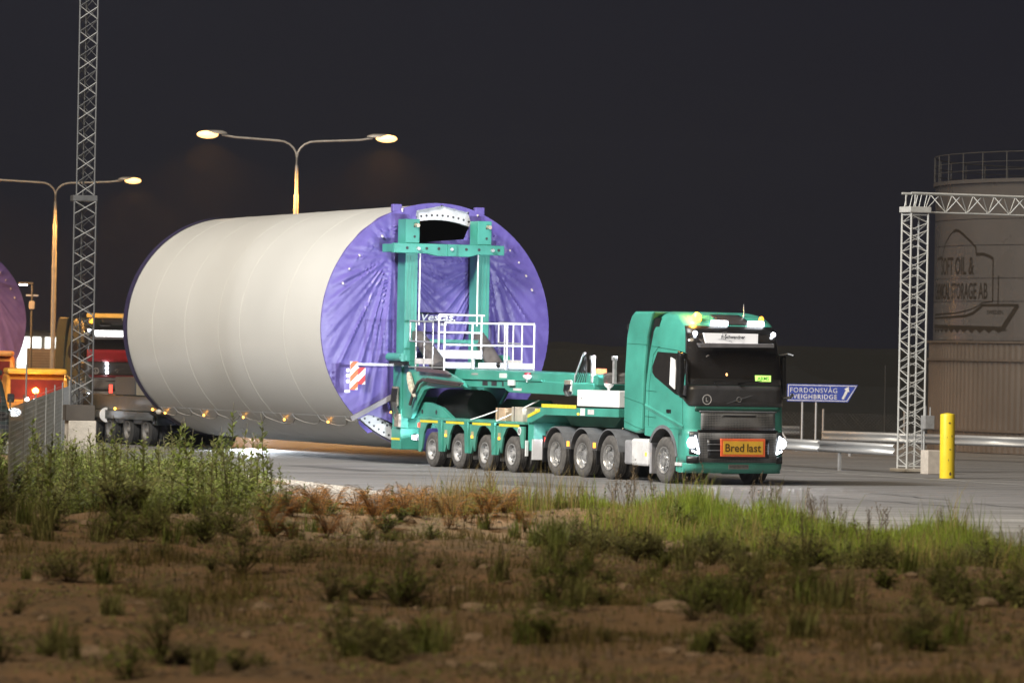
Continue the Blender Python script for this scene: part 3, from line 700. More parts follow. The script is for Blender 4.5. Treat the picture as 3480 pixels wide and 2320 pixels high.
    # headlights
    for s in (-1, 1):
        def q(u): return u if s < 0 else 5-u
        part('headlight_lens', patch(q(1.45), q(1.98), .70, 1.22, 8, 5, .014), mat('headlight housing', (.06, .07, .075), .15), t, True, solid=.01)
        e = MB()
        a, b, c, d = [cp(q(1.80), 1.12, .03), cp(q(1.97), .76, .03), cp(q(1.99), .69, .03), cp(q(1.66), .76, .03)]
        e.tube([cp(q(1.78), 1.12, .028), cp(q(1.86), .95, .03), cp(q(1.96), .73, .03)], .02, 6); e.tube([cp(q(1.96), .72, .03), cp(q(1.62), .78, .03)], .018, 6)
        hl = part('daytime_strip', e, lit, t)
        part('headlight_bulb', MB().ball(cp(q(1.62), .96, .02), .13, 12, (.5, 1, 1)), lit, t, True)
    # roof lamps, beacon, aerial, sign
    for y0, y1 in ((-.57, -.14), (.38, .79)):
        part('roof_lamp_bar', B(.90, .97, y0, y1, 3.63, 3.76), glass if not full else led, t, bevel=.02); part('roof_lamp_bracket', B(.8, .9, y0+.1, y1-.1, 3.6, 3.72), blackpl, t)
    for y in (-.92, .98): part('roof_marker_lamp', MB().ball(cp(1.75 if y < 0 else 3.25, 3.46, .03), .055, 10), whl, t, True)
    for y in (-.82, .84):
        part('beacon_base', MB().cyl((.72, y, 3.66), (.72, y, 3.74), .06), blackpl, t)
        part('beacon', MB().ball((.72, y, 3.81), .105 if y < 0 else .06, 12, (1, 1, 1.2)), beaconm if (y < 0 and full) else ambr0, t, True)
    part('aerial', MB().tube([(.5, .5, 3.86), (.5, .5, 3.95), (.48, .5, 4.15)], [.02, .012, .006], 5), steel, t)
    part('roof_hatch', patch(2.28, 2.78, 3.68, 3.9, 10, 6, .006, zf=lambda s: (3.67, 3.9)), glossblack, t, True, solid=.004)
    part('sun_visor', MB().prism([(-1.04, 3.23), (.9, 3.25), (.9, 3.16), (-.98, 3.13)], 1.15, 1.28, 'X'), mat('smoked visor', (.2, .2, .22), .3), t, bevel=.01)
    rs = part('roof_sign', MB().prism([(-.87, 3.47), (.53, 3.47), (.53, 3.24), (-.8, 3.24)], 1.12, 1.17, 'X'), signm, t)
    if full:
        text('lettering', 'chwandner', lambda x, y: (1.174, -.27+x, 3.345+y), .47, .09, ink, rs, bold=.03)
        text('lettering', 'P', lambda x, y: (1.174, -.4+x, 3.345+y), .04, .07, ink, rs, bold=.01); text('lettering', 'O', lambda x, y: (1.174, -.36+x, 3.325+y), .06, .07, ink, rs, bold=.01); text('lettering', 'S', lambda x, y: (1.174, -.325+x, 3.345+y), .055, .11, ink, rs, bold=.02)
        text('lettering', 'Logistik + Transport', lambda x, y: (1.174, -.2+x, 3.295+y), .4, .035, inkgrey, rs); text('lettering', 'GmbH', lambda x, y: (1.174, .11+x, 3.255+y), .08, .02, inkgrey, rs)
        part('sign_swoosh', MB().tube([(1.174, -.5, 3.33), (1.174, -.38, 3.335), (1.174, -.2, 3.3), (1.174, -.12, 3.26)], .006, 4), inkgrey, rs)
        part('sign_crane', MB().tube([(1.174, -.42, 3.345), (1.174, -.41, 3.42), (1.174, -.385, 3.44), (1.174, -.375, 3.49), (1.174, -.27, 3.5)], .006, 4), inkgrey, rs)
        ws = part('wide_load_sign', B(1.32, 1.37, -.47, .67, .655, 1.065), orange, t, bevel=.008)
        part('sign_face', B(1.37, 1.374, -.41, .61, .71, 1.01), mat('sign yellow', (.85, .5, .05), .5, var=.06), ws)
        text('lettering', 'Bred', lambda x, y: (1.378, -.36+x, .765+y), .48, .185, mat('sign brown', (.09, .05, .012), .6), ws, bold=.012); text('lettering', 'last', lambda x, y: (1.378, .2+x, .765+y), .36, .185, MATS['sign brown'], ws, bold=.012)
        lp = part('licence_plate', B(1.33, 1.345, -.25, .26, .37, .475), mat('plate', (.16, .16, .15), .5), t); text('lettering', 'SAD·JU 579', lambda x, y: (1.348, -.23+x, .39+y), .47, .065, ink, lp, bold=.01)
        part('reflector_card', frontbox(.45, .85, 2.38, 2.52, 1.235, .02), mat('green lit card', (.3, .9, .1), .5, emit=(.55, 1, .2), es=1.3), t); text('lettering', 'ARMS', lambda x, y: (1.238, .5+x, 2.41+y), .3, .08, mat('card dark', (.05, .25, .06), .6), t, bold=.02)
        part('dash_lamp', MB().ball((1.20, -.28, 2.52), .035, 8, (1, 1, 1.4)), mat('dash amber', (1, .5, .2), .4, emit=(1, .5, .2), es=2), t)
        part('round_sticker', MB().cyl((1.105, -1.03, 2.42), (1.112, -1.03, 2.42), .055, n=16), mat('mint sticker', (.45, .7, .6), .5), t)
        part('windscreen_emblem', MB().prism([(-.78, 2.93), (-.66, 2.86), (-.52, 2.93), (-.6, 3.0), (-.66, 2.95), (-.72, 2.98)], 1.125, 1.13, 'X'), mat('emblem pale', (.45, .42, .4), .5), t)
        part('dashboard', B(.75, 1.17, -1.05, 1.05, 2.0, 2.26), blackpl, t)
    # equipment tower behind the cab
    tw = [(-2.17, 1.2), (-2.17, 2.5), (-2.09, 3.33), (-1.98, 3.66), (-1.84, 3.85), (-1.67, 3.95), (-.72, 3.95), (-.82, 3.75), (-1.0, 3.34), (-1.13, 2.52), (-1.19, 1.18), (-1.5, 1.12)]
    twr = part('equipment_tower', MB().prism(tw, -1.25, 1.25), body, t, bevel=.05)
    tl = MB()
    for pts in ([(-2.1, 3.2), (-.96, 3.18)], [(-2.17, 1.95), (-1.1, 1.8)], [(-2.17, 1.4), (-1.5, 1.26), (-1.14, 1.22)]): tl.tube([(x, -1.252, z) for x, z in pts], .006, 4)
    part('panel_seam', tl, MATS['seam shadow gap'], twr)
    part('gap_filler', MB().prism([(-1.3, 1.2), (-1.2, 2.5), (-.9, 3.8), (-.5, 3.8), (-.8, 2.5), (-.9, 1.2)], -1.15, 1.15), blackpl, t)
    # chassis, tank, mudguards
    for y in (-.45, .37): part('chassis_rail', B(-6.7, .9, y, y+.08, .62, .9), dark, t)
    part('gearbox', B(-1.9, .6, -.35, .35, .42, .9), dark, t, bevel=.05)
    for s in (-1, 1):
        y0, y1 = (-1.24, -.62) if s < 0 else (.62, 1.24)
        ft = part('fuel_tank', B(-1.75, -.84, y0, y1, .36, .99), offwhite if full else blackpl, t, bevel=.06)
        part('tank_cap_panel', B(-2.16, -1.77, y0+.02, y1, .38, .95), mat('ribbed grey', (.42, .42, .44), .4, .4), t, bevel=.05)
        if full: part('marker_lamp', B(-.98, -.9, y0-.012 if s < 0 else y1, y0 if s < 0 else y1+.012, .6, .68), ambr0, ft)
        part('tank_bracket', B(-.84, -.74, y0+.04, y1, .2, 1.05), mat('ribbed grey', (.42, .42, .44), .4, .4), t, bevel=.01)
    for X in (-2.95, -4.43, -5.93):
        for s in (-1, 1):
            mb = MB(); y0, y1 = (-1.27, -.66) if s < 0 else (.66, 1.27)
            aa = [R(168-i*13) for i in range(13)]
            for a0, a1 in zip(aa, aa[1:]):
                g = lambda a, r_: (X+r_*math.cos(a)*1.02, .52+r_*math.sin(a)*1.06)
                mb.prism([g(a0, .60), g(a1, .60), g(a1, .625), g(a0, .625)], y0, y1)
            part('mudguard', mb, darkgrey, t, True)
        part('mud_flap', B(X-.69, X-.66, -1.24, -.7, .32, .75), blackpl, t)
        wheel(t, X, -1.24, 'drive'); wheel(t, X, 1.24, 'drive', 1)
        part('axle', MB().cyl((X, -1, .52), (X, 1, .52), .1), dark, t)
    wheel(t, 0, -1.25, 'steer'); wheel(t, 0, 1.25, 'steer', 1)
    part('front_axle', MB().cyl((0, -1, .5), (0, 1, .5), .09), dark, t)
    if full:
        for X in (-5.15, -3.68): part('side_marker', B(X-.05, X+.05, -1.285, -1.26, .72, .84), ambr0, t)
        part('rear_flap', B(-6.66, -6.62, -1.25, -.65, .3, .95), blackpl, t)
        part('tail_light', B(-6.7, -6.6, -1.22, -1.1, .78, .9), redl, t)
    return t
truck = make_tractor('tractor_truck', 'teal green heavy tractor truck with a Bred last sign and lit amber beacon', ORG, green, mat('deep green hood', (.02, .09, .065), .4), whl, lightbox)
LT = (1, .98, .95)
# headlights throw light ahead; assumed work lamps, unseen on the equipment tower, light the load behind
for y in (-1.0, 1.0): lamp('headlight_beam', 'SPOT', (1.45, y, .9), 170, (.9, .95, 1), (14, y, -.4), spot=75, blend=.9, radius=.06, parent=truck)
for y in (-1.0, 1.0):
    wl = part('assumed_work_lamp', B(-2.32, -2.2, y-.14, y+.14, 3.5, 3.66), blackpl, truck, bevel=.02)
    part('assumed_work_lamp_lens', B(-2.325, -2.321, y-.12, y+.12, 3.52, 3.64), whl, wl)
    lamp('assumed_work_lamp_beam', 'SPOT', (-2.4, y, 3.55), 3300, (.84, .88, 1), (-16, y*.4, 3.2), spot=70, blend=.6, radius=.08, parent=truck)
lamp('beacon_glow', 'POINT', (.72, -.95, 4.02), 80, (1, .42, .05), radius=.07, parent=truck)
# ================================================================== TOWER SECTION
FX, LX = -16.15, -31.2
def axis(X): k = (FX-X)/(FX-LX); return 3.55-.05*k, 3.2-.075*k   # centre height, radius
sec = vroot('tower_section', 'huge pale grey wind turbine tower section with purple end cover on the trailer', 'tower section', FX)
def sp(X, a, d=0): c, r = axis(X); return (X, (r+d)*math.cos(a), c+(r+d)*math.sin(a))
xs = [FX-.02, -18.85, -22.07, -23.68, -26.27, -28.89, LX]
for a, b in zip(xs, xs[1:]):
    mb = MB(); n = 144; k = 2
    vs = [sp(a-.008+(b-a+.016)*j/k, 2*math.pi*i/n) for j in range(k+1) for i in range(n)]
    mb.add(vs, [(j*n+i, j*n+(i+1) % n, (j+1)*n+(i+1) % n, (j+1)*n+i) for j in range(k) for i in range(n)])
    part('shell_can', mb, towerm, sec, True)
part('inner_wall', MB().add([sp(X, 2*math.pi*i/96, -.04) for X in (FX-.05, LX) for i in range(96)], [(i, (i+1) % 96, 96+(i+1) % 96, 96+i) for i in range(96)]), dark, sec, True)
for X in xs[1:-1]:
    c, r = axis(X)
    part('weld_seam', MB().lathe([(r-.01, -.009), (r+.003, -.006), (r+.003, .006), (r-.01, .009)], 160, 'X', (X, 0, c), close=True), seamm, sec, True)
c, r = axis(LX); part('rear_cover', MB().lathe([(r+.03, .28), (r+.04, 0), (r-.05, -.12), (0, -.1)], 90, 'X', (LX, 0, c)), mat('dark purple tarp', (.035, .028, .075), .6), sec, True)
# bolted end flange
fl = part('flange', MB().lathe([(3.17, -.02), (2.80, -.02), (2.80, -.2), (3.17, -.2)], 120, 'X', (FX, 0, 3.55), close=True), offwhite, sec, True)
for k in range(120):
    a = 2*math.pi*k/120
    for rr_ in ((2.92,) if abs(a-1.57) < .5 else (2.88, 3.08)):
        if abs(a-1.57) < .35 or 3.9 < a < 4.5: part('bolt_hole', MB().lathe([(.03, 0), (0, .0)], 10, 'X', (FX-.017, rr_*math.cos(a), 3.55+rr_*math.sin(a))), ink, fl)
# tarpaulin: gathered, creased sheet
def inpoly(p, poly):
    r_ = False; j = len(poly)-1
    for i in range(len(poly)):
        if (poly[i][1] > p[1]) != (poly[j][1] > p[1]) and p[0] < (poly[j][0]-poly[i][0])*(p[1]-poly[i][1])/(poly[j][1]-poly[i][1])+poly[i][0]: r_ = not r_
        j = i
    return r_
holes = [[(-.64, 6.42), (-.58, 5.72), (-.2, 5.78), (.72, 5.86), (.92, 6.3), (.85, 6.56), (.1, 6.72), (-.62, 6.58)], [(-2.2, 1.1), (-1.9, 1.26), (-1.6, 1.2), (-1.1, 1.0), (-.9, .3), (-1.2, .38), (-1.7, .62), (-2.1, .98)]]
G1, G2 = Vector((-1.3, 5.4)), Vector((1.45, 5.35))
def fold(y, z):
    d = 0; p = Vector((y, z))
    for G, sgn in ((G1, 1), (G2, -1)):
        q = p-G; a = math.atan2(q.y, q.x); L = q.length
        side = 1/(1+math.exp(-sgn*(-y+.0)*3.2)) 
        w = mn.noise((a*10.5, sgn*3.3, L*.22)); w2 = mn.noise((a*26, sgn*7.7, L*.3)); w3 = mn.noise((a*3.1, 1.7*sgn, 0))
        rid = (1-abs(w))**4*.065 + (1-abs(w2))**5*.018 + w3*.07
        d += side*rid*min(1, L/.7)*(.55+.45*math.exp(-L*.25))
    d += mn.noise((y*1.1, z*1.1, 5))*.03
    d *= 1-.85*math.exp(-((y+.0)/.62)**4-((z-3.78)/.28)**2)
    return d
mb = MB(); nr, na = 74, 288; RT = 3.235; vs = []
for j in range(nr+1):
    rr_ = RT*j/nr
    for i in range(na):
        a = 2*math.pi*i/na; y, z = rr_*math.cos(a), rr_*math.sin(a)+3.55
        e = min(1, (RT-rr_)/.35)
        flut = .018*math.sin(a*70+3*mn.noise((a*6, 0, 0)))*math.exp(-(RT-rr_)/.25)
        vs.append((FX+.03+max(.0, fold(y, z)+.02)*e*1.0+abs(flut), y, z))
rim0 = len(vs)
for X, dr in ((FX-.02, .012), (FX-.1, .016), (FX-.26, .02)):
    for i in range(na):
        a = 2*math.pi*i/na
        if X == FX-.26: X2 = FX-(.05+.30*max(0, math.sin(a))**4*(1+.35*math.sin(a*31)) )
        elif X == FX-.1: X2 = FX-.04-.1*max(0, math.sin(a))**4
        else: X2 = X
        cz, cr_ = axis(X2); vs.append((X2, (cr_+dr)*math.cos(a), cz+(cr_+dr)*math.sin(a)))
fs = []
for j in range(nr+3):
    for i in range(na):
        k = (i+1) % na; q = (j*na+i, j*na+k, (j+1)*na+k, (j+1)*na+i)
        c_ = (sum(vs[t][1] for t in q)/4, sum(vs[t][2] for t in q)/4)
        if j < nr and any(inpoly(c_, h) for h in holes): continue
        fs.append(q)
keep = {i for q in fs for i in q}
for j in range(nr):
    for i in range(na):
        k = (i+1) % na; q = (j*na+i, j*na+k, (j+1)*na+k, (j+1)*na+i)
        c_ = (sum(vs[t][1] for t in q)/4, sum(vs[t][2] for t in q)/4)
        for h in holes:
            if not inpoly(c_, h): continue
            for t in q:
                if t not in keep: continue
                p = Vector((vs[t][1], vs[t][2])); best = None
                for e in range(len(h)):
                    a_, b_ = Vector(h[e]), Vector(h[(e+1) % len(h)]); d_ = b_-a_; u_ = max(0, min(1, (p-a_).dot(d_)/d_.length_squared)); s_ = a_+d_*u_
                    if best is None or (s_-p).length < best[0]: best = ((s_-p).length, s_)
                if best[0] < .12: vs[t] = (vs[t][0], best[1].x, best[1].y)
mb.add(vs, fs); tarp = part('end_cover', mb, tarpm, sec, True)
eyelets = [(2.07, 5.65), (2.33, 5.34), (2.55, 4.99), (2.73, 4.62), (-1.57, 5.92), (-2.2, 5.41), (-2.48, 5.06), (-2.65, 4.68)]
for y, z in eyelets: part('strap_tab', MB().cyl((FX-.02, y, z), (FX+.13, y-.03, z-.05), .035, .025, 8), mat('tan strap', (.7, .64, .58), .6), tarp)
part('strap_tab', MB().cyl((FX+.02, -1.02, 6.5), (FX+.06, -1.02, 6.62), .03, n=8), MATS['tan strap'], tarp); part('strap_tab', MB().cyl((FX+.02, 1.12, 6.44), (FX+.06, 1.12, 6.52), .03, n=8), MATS['tan strap'], tarp)
for y in (-1.15, 1.2): part('tarp_flap', B(FX-.12, FX+.03, y-.13, y+.13, axis(FX)[0]+math.sqrt(3.23**2-y*y)-.04, axis(FX)[0]+math.sqrt(3.23**2-y*y)+.16), tarpm, tarp, bevel=.02)
logo = mat('white print', (.8, .8, .82), .5)
text('lettering', 'Vestas.', lambda x, y: (FX+.13, -.52+x+y*.25, 3.72+y), 1.02, .2, logo, tarp, bold=.02)
text('lettering', 'can', lambda x, y: (FX+.13, .02+x, 3.6+y), .24, .07, logo, tarp, bold=.02)
# cable with amber lamps along the near side
def near(X, z, d=.03): c, r = axis(X); return (X, -math.sqrt(max(0, (r+d)**2-(z-c)**2)), z)
cab_ = vroot('light_cable', 'sagging cable of small amber lamps along the lower side of the tower section', 'lamp cable', -24)
lx = [-30.71, -27.58, -24.53, -21.48, -18.36]
hook = [-31.0, -29.6, -28.4, -26.4, -24.7, -22.8, -20.6, -18.8, -16.9, -16.2]
pts = []
for a, b in zip(hook, hook[1:]):
    for k in range(8):
        t = k/8; X = a+(b-a)*t; zb = 1.08 if X < -17 else 1.12
        pts.append(near(X, zb-.14*4*t*(1-t)*(b-a)/1.8, .05))
part('cable', MB().tube(pts, .016, 5), mat('grey cable', (.3, .28, .25), .7), cab_, True)
part('carrier_wire', MB().tube([near(-31.1+i*.5, 1.2-.012*min(i, 30)/30, .02) for i in range(30)], .007, 4), steel, cab_)
for X in hook[1:]: rod('clip', near(X, 1.06, .05), near(X, 1.2, .02), .012, steel, cab_)
for X in lx:
    part('amber_lamp', MB().ball(near(X, 1.02, .07), .035, 8), amber, cab_, True); rod('clip', near(X, 1.05, .06), near(X, 1.2, .02), .012, steel, cab_)
part('cable_knot', MB().ball(near(-31.0, 1.05, .1), .11, 8, (1.4, .8, .7)), mat('pale wrap', (.5, .48, .42), .9, bump=.6, bscale=12), cab_)

# ================================================================== HEAVY HAUL TRAILER
tr = vroot('heavy_haul_trailer', 'teal green heavy haul trailer with twin columns clamping the tower section', 'trailer', -11)
AX = [-13.3, -11.66, -10.02, -8.4]
# axle module
for s in (-1, 1):
    y0, y1 = (-1.29, -1.23) if s < 0 else (1.23, 1.29)
    pts = [(-14.12, 1.13), (-14.14, .36), (-13.98, .36)]
    for i, X in enumerate(AX):
        pts += [(X-.62, .45), (X-.5, .85), (X-.3, 1.07), (X-.15, 1.1), (X+.05, 1.1), (X+.25, 1.03), (X+.5, .88), (X+.56, .66)]
        if i < 3: pts += [(X+.56, .4), (X+.84, .4), (X+.95, .62)]
        else: pts += [(X+.6, .6), (X+.72, .6)]
    pts += [(-7.66, 1.13)]
    part('side_panel', MB().prism(pts, y0, y1), green2, tr, bevel=.008)
    for X in AX[:3]:
        part('side_bracket', MB().prism([(X+.5, 1.2), (X+.72, 1.2), (X+.80, .4), (X+.58, .4)], y0-.06 if s < 0 else y1, y0 if s < 0 else y1+.06), green, tr, bevel=.008)
        part('amber_marker', B(X+.88, X+.95, y0-.03 if s < 0 else y1, y0 if s < 0 else y1+.03, .78, .85), ambr0, tr); part('marker_plate', B(X+.84, X+.99, y0-.012 if s < 0 else y1, y0 if s < 0 else y1+.012, .84, .95), mat('tan plate', (.4, .36, .2), .6), tr)
    for i, X in enumerate(AX): part('reflective_strip', B(X-.74, X+.46, y0-.006 if s < 0 else y1, y0 if s < 0 else y1+.006, 1.08+.035, 1.175), yellow, tr)
part('deck', B(-14.15, -7.62, -1.3, 1.3, 1.18, 1.24), green2, tr, bevel=.01)
part('frame_core', B(-14.1, -7.7, -.55, .55, .5, 1.179), dark, tr)
for X in AX:
    wheel(tr, X, -1.28, 'trailer'); wheel(tr, X, 1.28, 'trailer', 1); part('axle', MB().cyl((X, -1, .44), (X, 1, .44), .08), dark, tr)
    if X < -8.5: part('mud_flap', B(X+.78, X+.8, -1.2, -.6, .25, .7), rubber, tr)
part('red_marker', B(-14.15, -14.06, -1.31, -1.292, .98, 1.1), redl, tr)
dp = part('speed_disc', MB().cyl((-7.92, -1.3, 1.02), (-7.92, -1.291, 1.02), .1, n=20), wht, tr); text('lettering', '80', lambda x, y: (-7.99+x, -1.304, .96+y), .13, .12, ink, dp, bold=.01)
# clamp tower: feet, columns, cross beam
for s in (-1, 1):
    y0, y1 = (-1.27, -.72) if s < 0 else (.72, 1.27)
    ft = part('column_foot', B(-15.97, -15.36, y0, y1, .38, .93), green, tr, bevel=.015)
    part('foot_stripe', B(-15.96, -15.4, y0-.004 if s < 0 else y1, y0 if s < 0 else y1+.004, .62, .68), yellow, ft)
    part('lower_column', B(-15.96, -15.42, y0+.02, y1-.04, .93, 2.66), green, tr, bevel=.012)
    part('column', B(-15.93, -15.42, s*1.02-.175, s*1.02+.175, 2.66, 5.46), green, tr, bevel=.012)
    ch = part('column_head', B(-15.9, -15.38, s*1.02-.2, s*1.02+.19, 5.7, 6.33), green, tr, bevel=.012)
    for z in (6.15, 5.88):
        part('pin_hole', MB().cyl((-15.378, s*1.02+.05, z), (-15.376, s*1.02+.05, z), .035, n=12), ink, ch)
    part('lock_pin', MB().cyl((-15.38, s*1.02+.08, 6.18), (-15.22, s*1.02+.08, 6.17), .05, n=12), mat('brass pin', (.5, .42, .32), .4, .5), ch)
    for y in (-.11, -.03, .07): part('column_rib', B(-15.419, -15.409, s*1.02+y-.012, s*1.02+y+.012, 3.6, 5.4), green2, tr)
    rod('hydraulic_rod', (-15.34, s*1.02+.2*(-s if s < 0 else -1), 3.6), (-15.34, s*1.02+.2*(-s if s < 0 else -1), 5.46), .022, white, tr)
    # lift cylinder mount and bracing under the column
    part('mount_tube', MB().cyl((-15.75, s*1.46, 2.76), (-14.85, s*1.46, 2.76), .11, n=16), green, tr, True)
    part('mount_plate', B(-15.7, -14.95, s*1.36-.12, s*1.36+.12, 2.56, 2.655), dark, tr)
    cyl = part('lift_cylinder', MB().cyl((-15.15, s*.86, 3.25), (-13.95, s*.80, 2.5), .17, .22, 18), mat('dusty black cylinder', (.1, .09, .085), .5, var=.3), tr, True)
    part('cylinder_eye', MB().cyl((-15.3, s*.86-.12, 3.32), (-15.3, s*.86+.12, 3.32), .13, n=14), mat('dusty black cylinder', (.1, .09, .085), .5), cyl, True)
    # side frame from the column to the gooseneck, arched underneath
    sf = [(-15.42, 2.6), (-14.3, 2.5), (-12.9, 2.46), (-11.7, 2.2), (-11.5, 2.04), (-13.7, 1.99), (-14.05, 1.93), (-14.45, 1.6), (-14.85, 1.2), (-15.42, 1.2)]
    part('side_frame', MB().prism(sf, s*1.15-.05, s*1.15+.05), green, tr, bevel=.01)
    part('lower_frame', MB().prism([(-15.4, .95), (-14.2, .95), (-14.0, 1.24), (-12.6, 1.24), (-13.3, 1.5), (-14.1, 1.62), (-15.4, 1.62)], s*.98-.06, s*.98+.06), green, tr, bevel=.01)
    for X, z in ((-14.5, 1.38), (-13.6, 1.38)): part('frame_hole', MB().cyl((X, s*1.04-.003, z), (X, s*1.04+.004, z), .06, n=12), ink, tr)
cb = part('cross_beam', MB().prism([(-1.62, 5.7), (1.5, 5.7), (1.5, 5.45), (.75, 5.45), (.5, 5.39), (-.4, 5.39), (-.7, 5.45), (-1.62, 5.45)], -15.36, -15.2, 'X'), green, tr, bevel=.012)
part('cross_beam_back', B(-15.98, -15.37, -1.62, 1.5, 5.47, 5.68), green, tr, bevel=.012)
for y in (-1.25, -.7, -.36, .42, .78, 1.34): part('beam_hole', MB().cyl((-15.199, y, 5.58), (-15.196, y, 5.58), .04, n=12), ink, cb)
for y in (-.95, -.02, 1.15): part('beam_bolt', MB().cyl((-15.2, y, 5.57), (-15.12, y, 5.57), .045, n=8), steel, cb)
part('beam_gusset', B(-15.195, -15.15, -.02-.1, -.02+.14, 5.4, 5.7), green, cb)
# lower cross frame seen through the arch
part('arch_back_plate', B(-15.2, -15.1, -.9, .9, .95, 1.75), green2, tr)
part('drum', MB().cyl((-14.6, -.2, 1.55), (-12.6, -.2, 1.55), .42, n=24), dark, tr, True)
part('tow_plate', MB().prism([(-14.1, 1.24), (-9.6, 1.24), (-10.6, 1.75), (-13.2, 1.75)], .72, .8), green2, tr, bevel=.01)
# gooseneck
part('gooseneck_upper', MB().prism([(-13.35, 2.5), (-4.3, 2.43), (-4.3, 2.2), (-13.1, 2.26), (-13.5, 2.34)], -.92, .92), green, tr, bevel=.012)
part('gooseneck_flange', B(-12.4, -7.3, -1.02, 1.02, 2.245, 2.275), green, tr)
part('gooseneck_web', MB().prism([(-12.2, 2.24), (-7.35, 2.24), (-7.35, 2.05), (-9.4, 2.05), (-11.9, 2.06)], -.97, .97), green, tr, bevel=.01)
part('gooseneck_lower', MB().prism([(-9.6, 2.1), (-9.5, 2.02), (-9.25, 1.95), (-4.4, 1.92), (-4.4, 2.24), (-9.6, 2.26)], -.99, .99), green, tr, bevel=.02)
for X in (-10.75, -10.2, -9.55): part('web_slot', B(X-.16, X+.16, -.974, -.971, 2.1, 2.21), ink, tr)
part('type_plate', B(-11.7, -11.3, -.925, -.921, 2.36, 2.4), mat('grey plate', (.35, .35, .33), .5), tr)
part('work_patch', B(-10.0, -9.55, -.925, -.921, 2.3, 2.42), mat('pale patch', (.62, .7, .66), .3), tr)
part('lower_label', B(-9.0, -8.5, -.994, -.991, 2.0, 2.06), offwhite, tr); part('control_panel', B(-9.2, -8.85, -1.06, -.992, 2.12, 2.26), white, tr, bevel=.01)
part('round_mirror', MB().ball((-9.9, -1.0, 2.62), .11, 12, (1, .4, .7)), blackpl, tr, True)
part('dark_canopy_rail', MB().prism([(-14.3, 2.52), (-12.6, 2.45), (-12.3, 2.36), (-14.3, 2.41)], -1.32, -1.21), mat('smoked brown rail', (.08, .06, .06), .35), tr)
part('hose_bundle', MB().tube([(-14.75, -1.28, 1.55), (-14.5, -1.3, 1.85), (-14.2, -1.3, 2.12), (-13.9, -1.3, 2.2), (-13.2, -1.3, 2.15), (-11.6, -1.28, 2.09)], .045, 8), mat('brown hose', (.055, .045, .04), .55), tr, True)
part('hose_bundle', MB().tube([(-13.6, -1.32, 2.22), (-12.4, -1.32, 2.17), (-11.4, -1.3, 2.13)], .035, 8), MATS['brown hose'], tr, True)
# ladder of cables, valve block on the column
vb = part('valve_block', B(-15.85, -15.5, -1.33, -1.275, 1.5, 2.0), mat('dirty valves', (.25, .22, .18), .6, var=.5, scale=14, bump=.5), tr, bevel=.01)
for k in range(6): part('hose', MB().tube([(-15.8+k*.07, -1.34, 1.95), (-15.78+k*.06, -1.38, 1.6), (-15.7+k*.07, -1.36, 1.25+.05*(k % 3)), (-15.5+.03*k, -1.3, 1.0)], .014, 5), blackpl, vb)
part('junction_box', B(-15.6, -15.3, -1.36, -1.275, .96, 1.3), mat('dirty valves', (.25, .22, .18), .6), tr, bevel=.02); part('amber_marker', MB().ball((-15.85, -1.34, 1.33), .03, 8), amber, tr)
part('cable_loom', MB().tube([(-14.9, -1.26, 2.35), (-14.75, -1.3, 2.2), (-14.6, -1.3, 1.95), (-14.45, -1.28, 1.75)], [.06, .085, .09, .04], 8), mat('cream sleeve', (.5, .45, .36), .8, var=.4, scale=14), tr)
# lit lamp by the foot
part('foot_lamp', B(-14.75, -14.5, -1.2, -1.0, .62, .8), blackpl, tr, bevel=.02); part('foot_lamp_lens', B(-14.74, -14.52, -1.215, -1.201, .66, .76), whl, tr)
lamp('foot_lamp_beam', 'SPOT', (-14.3+11, -1.15, .85), 110, (.85, .92, 1), (-15.6+11, -1.0, .7), spot=130, blend=.8, radius=.05, parent=tr)
# front platform over the tractor
pf = [(-7.56, 1.24), (-7.56, 1.44), (-6.76, 1.63), (-2.42, 1.66), (-2.42, 1.46), (-6.55, 1.44), (-7.3, 1.24)]
part('front_platform', MB().prism(pf, -1.26, 1.26), green, tr, bevel=.012)
part('reflective_strip', B(-6.72, -4.75, -1.268, -1.262, 1.655-.03, 1.71), yellow, tr)
part('reflective_strip', MB().prism([(-7.52, 1.35), (-6.8, 1.52), (-6.8, 1.6), (-7.52, 1.43)], -1.268, -1.262), yellow, tr); part('amber_marker', MB().ball((-6.98, -1.28, 1.55), .035, 8), ambr0, tr)
part('end_wall', B(-7.62, -7.3, -1.2, 1.2, .55, 1.24), green, tr, bevel=.01)
part('kingpin_body', MB().prism([(-6.4, 1.45), (-3.2, 1.45), (-3.6, 1.2), (-6.0, 1.2)], -.8, .8), green2, tr, bevel=.02)
part('white_back_plate', B(-7.29, -7.26, -1.24, -.7, .34, .84), white, tr); part('white_hose_plate', B(-7.56, -7.5, -1.3, -1.24, .42, .8), white, tr)
lamp('rear_lamp_beam', 'SPOT', (-6.75+11, -1.0, 1.0), 220, (.85, .92, 1), (-7.5+11, -1.05, .5), spot=140, blend=.8, radius=.05, parent=tr)
part('rear_lamp', B(-6.8, -6.7, -1.1, -.9, .96, 1.04), blackpl, tr); part('rear_lamp_lens', B(-6.806, -6.801, -1.08, -.92, .97, 1.03), whl, tr)
